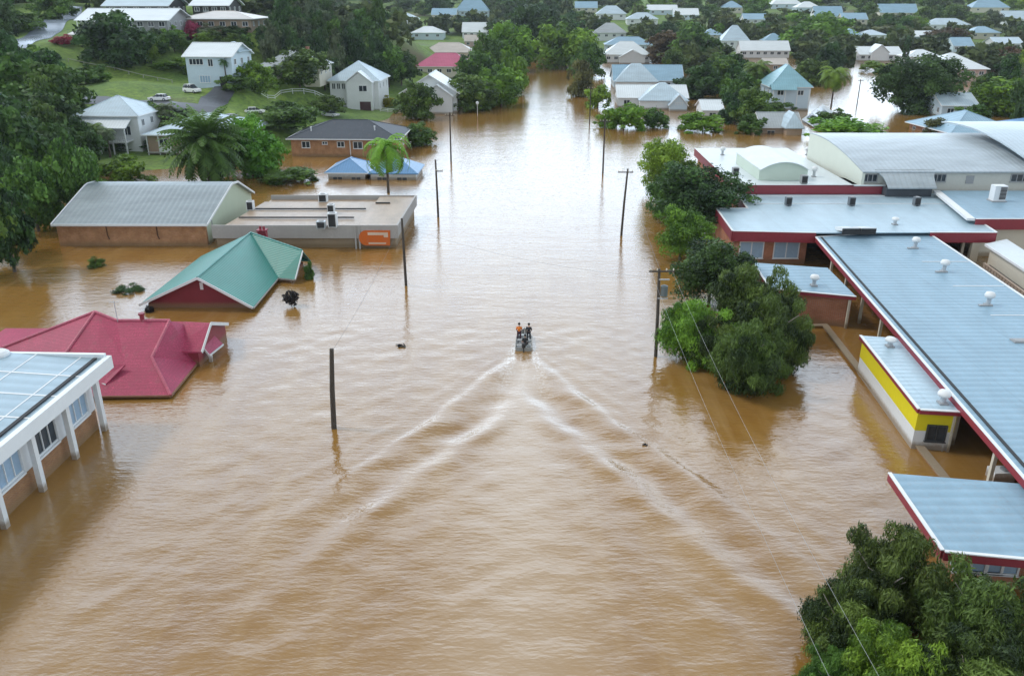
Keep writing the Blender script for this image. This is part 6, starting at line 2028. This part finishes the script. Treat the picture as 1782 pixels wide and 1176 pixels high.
# ================================================================== road sign standing in the flood up the street
p = P(910, 160)
t = thing('road_sign', 'small pale road sign on a post in the flood far up the street', 'sign', (p.x, p.y, 0))
MB().tube([(0, 0, -2), (0, 0, 4.2)], 0.08, 8).build('post', STEEL, t)
MB().box((-0.6, -0.09, 2.2), (0.6, -0.083 + 0.003, 4.3)).build('panel', paint('sign_cream', (0.6, 0.52, 0.42), 0.5), t)
p = P(831, 205)
t = thing('street_lamp', 'pale lamp post in front of the kerb trees left of the street', 'street lamp', (p.x, p.y, 0))
MB().tube([(0, 0, -2), (0, 0, 3.4)], 0.06, 8).build('post', WHITE, t)
MB().lathe([(0.1, 3.3), (0.35, 3.5), (0.4, 3.9), (0.2, 4.1)], (0, 0, 0), 10).build('lantern', WHITE, t)

# ================================================================== fences
def fence(label, pts, h, posts, rails, m, picket=0):
    a = pts[0]
    t = thing('fence', label, 'fence', a)
    for (p, q) in zip(pts[:-1], pts[1:]):
        p, q = Vector(p), Vector(q)
        n = max(1, int((q - p).length / posts))
        for k in range(n + 1):
            c = p.lerp(q, k / n)
            z = max(ground(c.x, c.y), 0)
            MB().box((c.x - 0.07, c.y - 0.07, z - 0.3), (c.x + 0.07, c.y + 0.07, z + h)).build('post', m, t, world=True)
        rl = MB()
        for k in range(n):
            c0, c1 = p.lerp(q, k / n), p.lerp(q, (k + 1) / n)
            z0, z1 = max(ground(c0.x, c0.y), 0), max(ground(c1.x, c1.y), 0)
            for f in rails:
                rl.bar((c0.x, c0.y - 0.1, z0 + h * f), (c1.x, c1.y - 0.1, z1 + h * f), 0.05, 0.14)
        rl.build('rail', m, t, world=True)
def gp3(u, v):
    p = march(u, v); return (p.x, p.y, p.z)
fence('white rail fence along the grass above the parked white car', [gp3(412, 158), gp3(490, 166), gp3(568, 176)], 1.2, 3.0, (0.45, 0.9), WHITE)
fence('long low pale rail fence across the grass below the big dark tree', [gp3(120, 110), gp3(200, 124), gp3(300, 146)], 0.9, 4.0, (0.9, ), CONC)
fence('white fence panels at the water edge right of the dark garage', [gp3(662, 196), gp3(702, 200)], 1.3, 2.2, (0.3, 0.6, 0.9), WHITE)

# ================================================================== cars on the hill
def car(u, v, az, col, label, van=False):
    p = march(u, v)
    z = ground(p.x, p.y)
    t = thing('parked_car', label, 'car', (p.x, p.y, z + 0.08), R(az))
    L_, W_ = 4.6, 1.8
    body = paint('car_' + col, {'white': (0.78, 0.79, 0.8), 'silver': (0.5, 0.52, 0.55)}[col], 0.25, 0.05)
    def loft(secs, mb):
        n = len(secs[0]); i0 = len(mb.v)
        for s in secs: mb.v += s
        for k in range(len(secs) - 1):
            for j in range(n):
                a = i0 + k * n + j; b2 = i0 + k * n + (j + 1) % n
                mb.f.append((a, b2, b2 + n, a + n))
        mb.f.append(tuple(range(i0, i0 + n))[::-1]); mb.f.append(tuple(range(i0 + (len(secs) - 1) * n, i0 + len(secs) * n)))
        return mb
    def sec(x, zl, zh, w, tw):
        return [(x, -w, zl), (x, -w, (zl + zh) / 2), (x, -tw, zh), (x, tw, zh), (x, w, (zl + zh) / 2), (x, w, zl)]
    hb = 1.05 if van else 0.86
    loft([sec(-2.3, .35, hb - .12, .75, .7), sec(-2.1, .28, hb, .88, .82), sec(-0.9, .25, hb + .04, .9, .84), sec(0.8, .25, hb + .03, .9, .84), sec(2.0, .27, hb - .1, .86, .78), sec(2.3, .36, hb - .26, .72, .66)], MB()).build('body', body, t)
    rh = 1.85 if van else 1.42
    bk = -2.1 if van else -1.75
    loft([sec(bk, hb - .03, hb + .02, .82, .78), sec(bk + .35, hb - .03, rh - .04, .82, .66), sec(0.2, hb - .03, rh, .84, .66), sec(1.15, hb - .03, hb + .05, .82, .76)], MB()).build('cabin_glass', PANE, t)
    MB().box((bk + .4, -.64, rh - .01), (0.25, .64, rh + .05)).build('roof', body, t)
    pl = MB()
    for x in (bk + .5, -0.45, 0.3):
        for s in (-1, 1):
            pl.bar((x, s * .85, hb), (x * .98, s * .67, rh), .09, .05)
    pl.build('pillar', body, t)
    for x in (-1.4, 1.4):
        for s in (-1, 1):
            wo = MB().tube([(x, s * .72, .32), (x, s * .93, .32)], .33, 14).build('wheel', BLACK, t)
            MB().tube([(x, s * .932, .32), (x, s * .945, .32)], .19, 10).build('rim', STEEL, wo)
    for s in (-1, 1):
        MB().box((2.24, s * .62 - .16, .55), (2.33, s * .62 + .16, .7)).build('headlight', WHITE, t)
        MB().box((-2.33, s * .64 - .12, .6), (-2.26, s * .64 + .12, .8)).build('tail_light', MAROON, t)
    return t
car(335, 163, -28, 'white', 'white four wheel drive parked on the grass beside the driveway', True)
car(278, 177, 176, 'white', 'white sedan parked on the hill road above the high set white house')
car(444, 201, 12, 'white', 'white car parked on the grass behind the bright green bushy tree')
car(575, 204, -24, 'silver', 'silver car half hidden behind the spreading tree above the brick house')
car(408, 218, -20, 'silver', 'pale silver car beside the date palm fronds')

# ================================================================== debris on the water
def debris(u, v, label, n, s, seed):
    rnd = random.Random(seed)
    p = P(u, v)
    t = thing('driftwood', label, 'debris', (p.x, p.y, 0))
    mb = MB()
    for k in range(n):
        a = rnd.uniform(0, 3.1); l = s * rnd.uniform(.4, 1)
        c = Vector((rnd.uniform(-s, s) * .5, rnd.uniform(-s, s) * .3, 0.05))
        d = Vector((math.cos(a), math.sin(a), rnd.uniform(-.1, .35))) * l
        mb.tube([c - d * .5, c + Vector((.04, 0, .05)), c + d * .5], [.05, .07, .03], 6)
    mb.build('branches', WOOD, t)
    cm = np_mesh('leaves', *crown_np(seed, 8, 40, 0.3), LM['bare'])
    o = bpy.data.objects.new('leaves', cm); C.objects.link(o); o.parent = t
    o.scale = (s * .45, s * .3, .14); o.location = (-s * .1, 0, .08)
debris(698, 603, 'small dark clump of driftwood afloat left of the boat', 7, 0.8, 5)
debris(1122, 776, 'tiny dark bit of driftwood afloat right of the wake', 4, 0.4, 6)

# ================================================================== the boat and its crew
ALU = paint('boat_aluminium', (0.36, 0.37, 0.36), 0.4, 0.15, 1.5, metallic=0.2)
bt = thing('motor_boat', 'small open aluminium boat with three people speeding up the flooded street', 'boat', (BOAT.x, BOAT.y, 0), -AZ)
def hullsec(y):
    f = y / 4.4
    half = 0.76 * (1 - max(0, (f - 0.45) / 0.55) ** 2.1)
    half = max(half, 0.05)
    rise = 0.34 * max(0, f - 0.3) ** 1.4
    keel = -0.22 + 0.45 * max(0, f - 0.5) ** 1.5
    top = 0.34 + rise
    return half, keel, top
g = MB(); nS = 11
prof = []
for k in range(nS):
    y = 4.4 * k / (nS - 1)
    h_, kz, tz = hullsec(y)
    outer = [(-h_, y, tz), (-h_ * .96, y, .12 + (tz - .34) * .6), (-h_ * .5, y, kz * .6), (0, y, kz), (h_ * .5, y, kz * .6), (h_ * .96, y, .12 + (tz - .34) * .6), (h_, y, tz)]
    th = 0.05
    inner = [(max(0.01, h_ - th), y, tz), (max(.01, h_ * .9 - th), y, .14 + (tz - .34) * .6), (max(.005, h_ * .45), y, 0.06), (0, y, 0.05), (-max(.005, h_ * .45), y, 0.06), (-max(.01, h_ * .9 - th), y, .14 + (tz - .34) * .6), (-max(0.01, h_ - th), y, tz)]
    prof.append(outer + inner)
n = len(prof[0])
for s_p in prof: g.v += s_p
for k in range(nS - 1):
    for j in range(n):
        a = k * n + j; b2 = k * n + (j + 1) % n
        g.f.append((a, b2, b2 + n, a + n))
for k in (0, nS - 1):
    for j in range(6):
        g.f.append((k * n + j, k * n + j + 1, k * n + 12 - j, k * n + 13 - j))
g.build('hull', ALU, bt)
MB().box((-.7, 0.02, .0), (.7, .08, .36)).build('transom', ALU, bt)
for y, z in ((0.75, .3), (2.0, .32), (3.1, .36)):
    h_ = hullsec(y)[0] * .9
    MB().box((-h_, y - .17, z - .05), (h_, y + .17, z)).build('thwart', ALU, bt)
g = MB()
for s in (-1, 1):
    g.tube([(s * hullsec(4.4 * k / 12)[0], 4.4 * k / 12, hullsec(4.4 * k / 12)[2] + .01) for k in range(13)], .035, 6)
g.build('gunwale', WHITE, bt)
mo = MB().lathe([(.1, .42), (.17, .5), (.19, .72), (.15, .86), (.05, .9)], (0.02, -0.24, 0), 12).build('outboard_motor', BLACK, bt, smooth=True)
MB().bar((0.02, -.22, .45), (0.02, -.32, -.5), .1, .14).build('leg', BLACK, mo)
MB().tube([(0.02, -.1, .68), (-.12, .38, .74)], .025, 6).build('tiller', BLACK, mo)
# people: one skinned figure each
SKIN = paint('skin', (0.42, 0.24, 0.16), 0.5, 0.08)
def person(label, loc, rz, torso_col, leg_col, pose, hat, lifejacket=None, group='crew of the boat', skin=SKIN):
    """seated or standing figure: joints with radii, grown by a Skin modifier; clothing and hair are parts"""
    t = thing('person', label, 'person', loc, rz, group)
    J = pose
    def skinned(name, joints, edges, root, m, sub=2, parent=t):
        me = bpy.data.meshes.new(name)
        keys = list(joints)
        me.from_pydata([joints[k][0] for k in keys], [(keys.index(a), keys.index(b2)) for a, b2 in edges], [])
        o = bpy.data.objects.new(name, me); C.objects.link(o); o.parent = parent
        sk = o.modifiers.new('skin', 'SKIN')
        sk.use_smooth_shade = True
        for i, k in enumerate(keys):
            r_ = joints[k][1]
            me.skin_vertices[0].data[i].radius = (r_, r_) if isinstance(r_, (int, float)) else r_
            me.skin_vertices[0].data[i].use_root = (k == root)
        ss = o.modifiers.new('sub', 'SUBSURF'); ss.levels = sub; ss.render_levels = sub
        me.materials.append(m)
        return o
    hp = Vector(J['pelvis'])
    jn = {'pelvis': (hp, .135), 'belly': (hp + Vector(J['spine']) * .35, .13), 'chest': (hp + Vector(J['spine']) * .75, .15), 'neck0': (hp + Vector(J['spine']) * 1.0, .07)}
    nk = jn['neck0'][0]
    jn['neck'] = (nk + Vector((0, .01, .07)), .05)
    hd = nk + Vector((0, .03, .17))
    jn['jaw'] = (hd + Vector((0, .02, -.02)), .075)
    jn['head'] = (hd + Vector((0, .0, .07)), .095)
    jn['crown'] = (hd + Vector((0, -.01, .14)), .07)
    ed = [('pelvis', 'belly'), ('belly', 'chest'), ('chest', 'neck0'), ('neck0', 'neck'), ('neck', 'jaw'), ('jaw', 'head'), ('head', 'crown')]
    for s, sg in (('l', -1), ('r', 1)):
        sh = hp + Vector(J['spine']) * .9 + Vector((sg * .19, 0, 0))
        el = sh + Vector(J['el_' + s]); wr = el + Vector(J['wr_' + s])
        hn = wr + (wr - el).normalized() * .08
        jn['sh' + s] = (sh, .065); jn['el' + s] = (el, .045); jn['wr' + s] = (wr, .03); jn['hn' + s] = (hn, .036)
        ed += [('chest', 'sh' + s), ('sh' + s, 'el' + s), ('el' + s, 'wr' + s), ('wr' + s, 'hn' + s)]
        hip = hp + Vector((sg * .1, .02, -.03)); kn = hip + Vector(J['kn_' + s]); an = kn + Vector(J['an_' + s]); toe = an + Vector((0, .16, -.03))
        jn['hip' + s] = (hip, .09); jn['kn' + s] = (kn, .062); jn['an' + s] = (an, .042); jn['toe' + s] = (toe, .04)
        ed += [('pelvis', 'hip' + s), ('hip' + s, 'kn' + s), ('kn' + s, 'an' + s), ('an' + s, 'toe' + s)]
    skinned('body', jn, ed, 'pelvis', skin)
    # hands: palm with five finger chains, curled
    for s, sg in (('l', -1), ('r', 1)):
        wr = jn['wr' + s][0]; hn = jn['hn' + s][0]
        d = (hn - wr).normalized()
        sd_ = d.cross(Vector((0, 0, 1))).normalized() if abs(d.z) < .95 else Vector((1, 0, 0))
        dn = d.cross(sd_)
        hj = {'w': (wr + d * .03, .024), 'p': (hn, .03)}; he = [('w', 'p')]
        for k, (off, ln) in enumerate(((-.027, .062), (-.009, .074), (.009, .07), (.027, .055))):
            b0 = hn + sd_ * off + d * .02
            m1 = b0 + d * ln * .5 - dn * sg * .008; m2 = m1 + d * ln * .3 + Vector((0, 0, -ln * .4))
            hj['a%d' % k] = (b0, .009); hj['b%d' % k] = (m1, .0085); hj['c%d' % k] = (m2, .0075)
            he += [('p', 'a%d' % k), ('a%d' % k, 'b%d' % k), ('b%d' % k, 'c%d' % k)]
        tb = wr + d * .05 - sd_ * sg * .03
        hj['t0'] = (tb, .011); hj['t1'] = (tb + d * .03 - sd_ * sg * .02, .009); hj['t2'] = (tb + d * .05 - sd_ * sg * .012 + Vector((0, 0, -.012)), .008)
        he += [('p', 't0'), ('t0', 't1'), ('t1', 't2')]
        skinned('hand', hj, he, 'p', skin, 1)
    # clothing
    cm = paint('cloth_' + torso_col[0], torso_col[1], 0.8, 0.25, 4)
    cj = {k: (jn[k][0], (jn[k][1] + .022) if not isinstance(jn[k][1], tuple) else jn[k][1]) for k in ('pelvis', 'belly', 'chest', 'shl', 'shr', 'ell', 'elr')}
    cj['top'] = (jn['neck0'][0] - Vector((0, 0, .02)), .085)
    skinned('shirt', cj, [('pelvis', 'belly'), ('belly', 'chest'), ('chest', 'top'), ('chest', 'shl'), ('shl', 'ell'), ('chest', 'shr'), ('shr', 'elr')], 'pelvis', cm)
    lm = paint('cloth_' + leg_col[0], leg_col[1], 0.85, 0.25, 4)
    lj = {k: (jn[k][0], jn[k][1] + .018) for k in ('pelvis', 'hipl', 'hipr', 'knl', 'knr', 'anl', 'anr')}
    skinned('trousers', lj, [('pelvis', 'hipl'), ('hipl', 'knl'), ('knl', 'anl'), ('pelvis', 'hipr'), ('hipr', 'knr'), ('knr', 'anr')], 'pelvis', lm)
    if lifejacket:
        vj = {k: (jn[k][0], jn[k][1] + .05) for k in ('belly', 'chest')}
        vj['top'] = (jn['neck0'][0] - Vector((0, 0, .05)), .11)
        skinned('life_jacket', vj, [('belly', 'chest'), ('chest', 'top')], 'belly', paint('life_jacket_' + lifejacket[0], lifejacket[1], 0.7, 0.15, 3))
    h0 = jn['head'][0]
    hm = paint('hair_' + hat[0], hat[1], 0.8, 0.2, 6)
    MB().lathe([(.112, -.03), (.118, .03), (.105, .09), (.06, .135), (.015, .15)], tuple(h0 + Vector((0, -.02, .0))), 14).build('hair' if hat[2] == 'hair' else 'cap', hm, t, smooth=True)
    if hat[2] == 'cap':
        MB().box((h0.x - .08, h0.y + .07, h0.z + .045), (h0.x + .08, h0.y + .19, h0.z + .06)).build('cap_brim', hm, t)
    # face: brow, nose, mouth, ears
    fc = MB()
    fc.tube([(h0.x, h0.y + .088, h0.z + .0), (h0.x, h0.y + .118, h0.z - .04)], [.012, .018], 8)
    for sg in (-1, 1):
        fc.lathe([(.008, -.03), (.02, -.02), (.022, .02), (.008, .032)], (h0.x + sg * .1, h0.y, h0.z - .02), 8)
    fo = fc.build('nose_and_ears', skin, t)
    ey = MB()
    for sg in (-1, 1):
        ey.lathe([(.004, -.01), (.014, 0), (.004, .01)], (h0.x + sg * .036, h0.y + .088, h0.z + .005), 8)
    ey.box((h0.x - .028, h0.y + .085, h0.z - .078), (h0.x + .028, h0.y + .099, h0.z - .068))
    ey.build('eyes_and_mouth', DARK, t)
    return t
def W(x, y, z):
    v = Matrix.Rotation(-AZ, 4, 'Z') @ Vector((x, y, z))
    return (BOAT.x + v.x, BOAT.y + v.y, v.z)
seat = dict(pelvis=(0, 0, .14), spine=(0, .06, .5), el_l=(-.05, .12, -.26), wr_l=(.04, .24, -.03), el_r=(.05, .12, -.26), wr_r=(-.04, .24, -.03),
            kn_l=(-.05, .42, .0), an_l=(0, .06, -.4), kn_r=(.05, .42, .0), an_r=(0, .06, -.4))
stand = dict(pelvis=(0, 0, .86), spine=(0, .05, .5), el_l=(-.07, -.02, -.28), wr_l=(.02, .2, -.12), el_r=(.07, -.02, -.28), wr_r=(-.02, .2, -.12),
             kn_l=(-.03, .06, -.38), an_l=(0, -.05, -.4), kn_r=(.03, .03, -.38), an_r=(0, -.06, -.4))
steer = dict(pelvis=(0, 0, .14), spine=(0, .09, .5), el_l=(-.1, -.1, -.24), wr_l=(.1, -.22, -.02), el_r=(.07, .14, -.25), wr_r=(-.06, .22, .02),
             kn_l=(-.1, .4, .02), an_l=(-.03, .08, -.42), kn_r=(.1, .4, .02), an_r=(.03, .08, -.42))
person('person in an orange top standing at the front left of the boat', W(-.48, 2.45, .06), -AZ, ('orange', (0.75, 0.2, 0.02)), ('plum', (0.06, 0.015, 0.03)), stand, ('dark', (0.03, 0.028, 0.025), 'hair'), ('orange', (0.8, 0.22, 0.02)))
person('person in dark clothes standing at the front right of the boat', W(.42, 2.4, .06), -AZ - 0.1, ('black', (0.02, 0.018, 0.024)), ('navy', (0.015, 0.016, 0.026)), stand, ('black', (0.015, 0.014, 0.014), 'cap'))
person('person in black clothes seated at the stern steering the outboard motor', W(.12, 0.75, .3), -AZ, ('black2', (0.014, 0.014, 0.016)), ('charcoal', (0.025, 0.025, 0.028)), steer, ('black', (0.015, 0.014, 0.014), 'cap'))
fu = thing('fuel_can', 'small red fuel can on the floor in the middle of the boat', 'fuel can', W(-.05, 1.6, .06), -AZ)
MB().box((-.17, -.12, 0), (.17, .12, .28)).build('can', MAROON, fu)
MB().tube([(0, 0, .28), (0, 0, .34)], .04, 8).build('cap', BLACK, fu)

# ================================================================== damp air: far trees pale towards blue
m = bpy.data.materials.new('damp_air')
m.use_nodes = True
t = m.node_tree
t.nodes.remove(t.nodes['Principled BSDF'])
pv = N(t, 'ShaderNodeVolumePrincipled')
pv.inputs['Color'].default_value = (0.86, 0.93, 1.0, 1)
pv.inputs['Density'].default_value = 0.00009
pv.inputs['Anisotropy'].default_value = 0.2
link(t, pv.outputs[0], t.nodes['Material Output'].inputs['Volume'])
o = MB().box((-1600, -80, -6), (1700, 2500, 90)).build('haze', m)
tag(o, 'faint damp haze over the flooded town', kind='stuff')
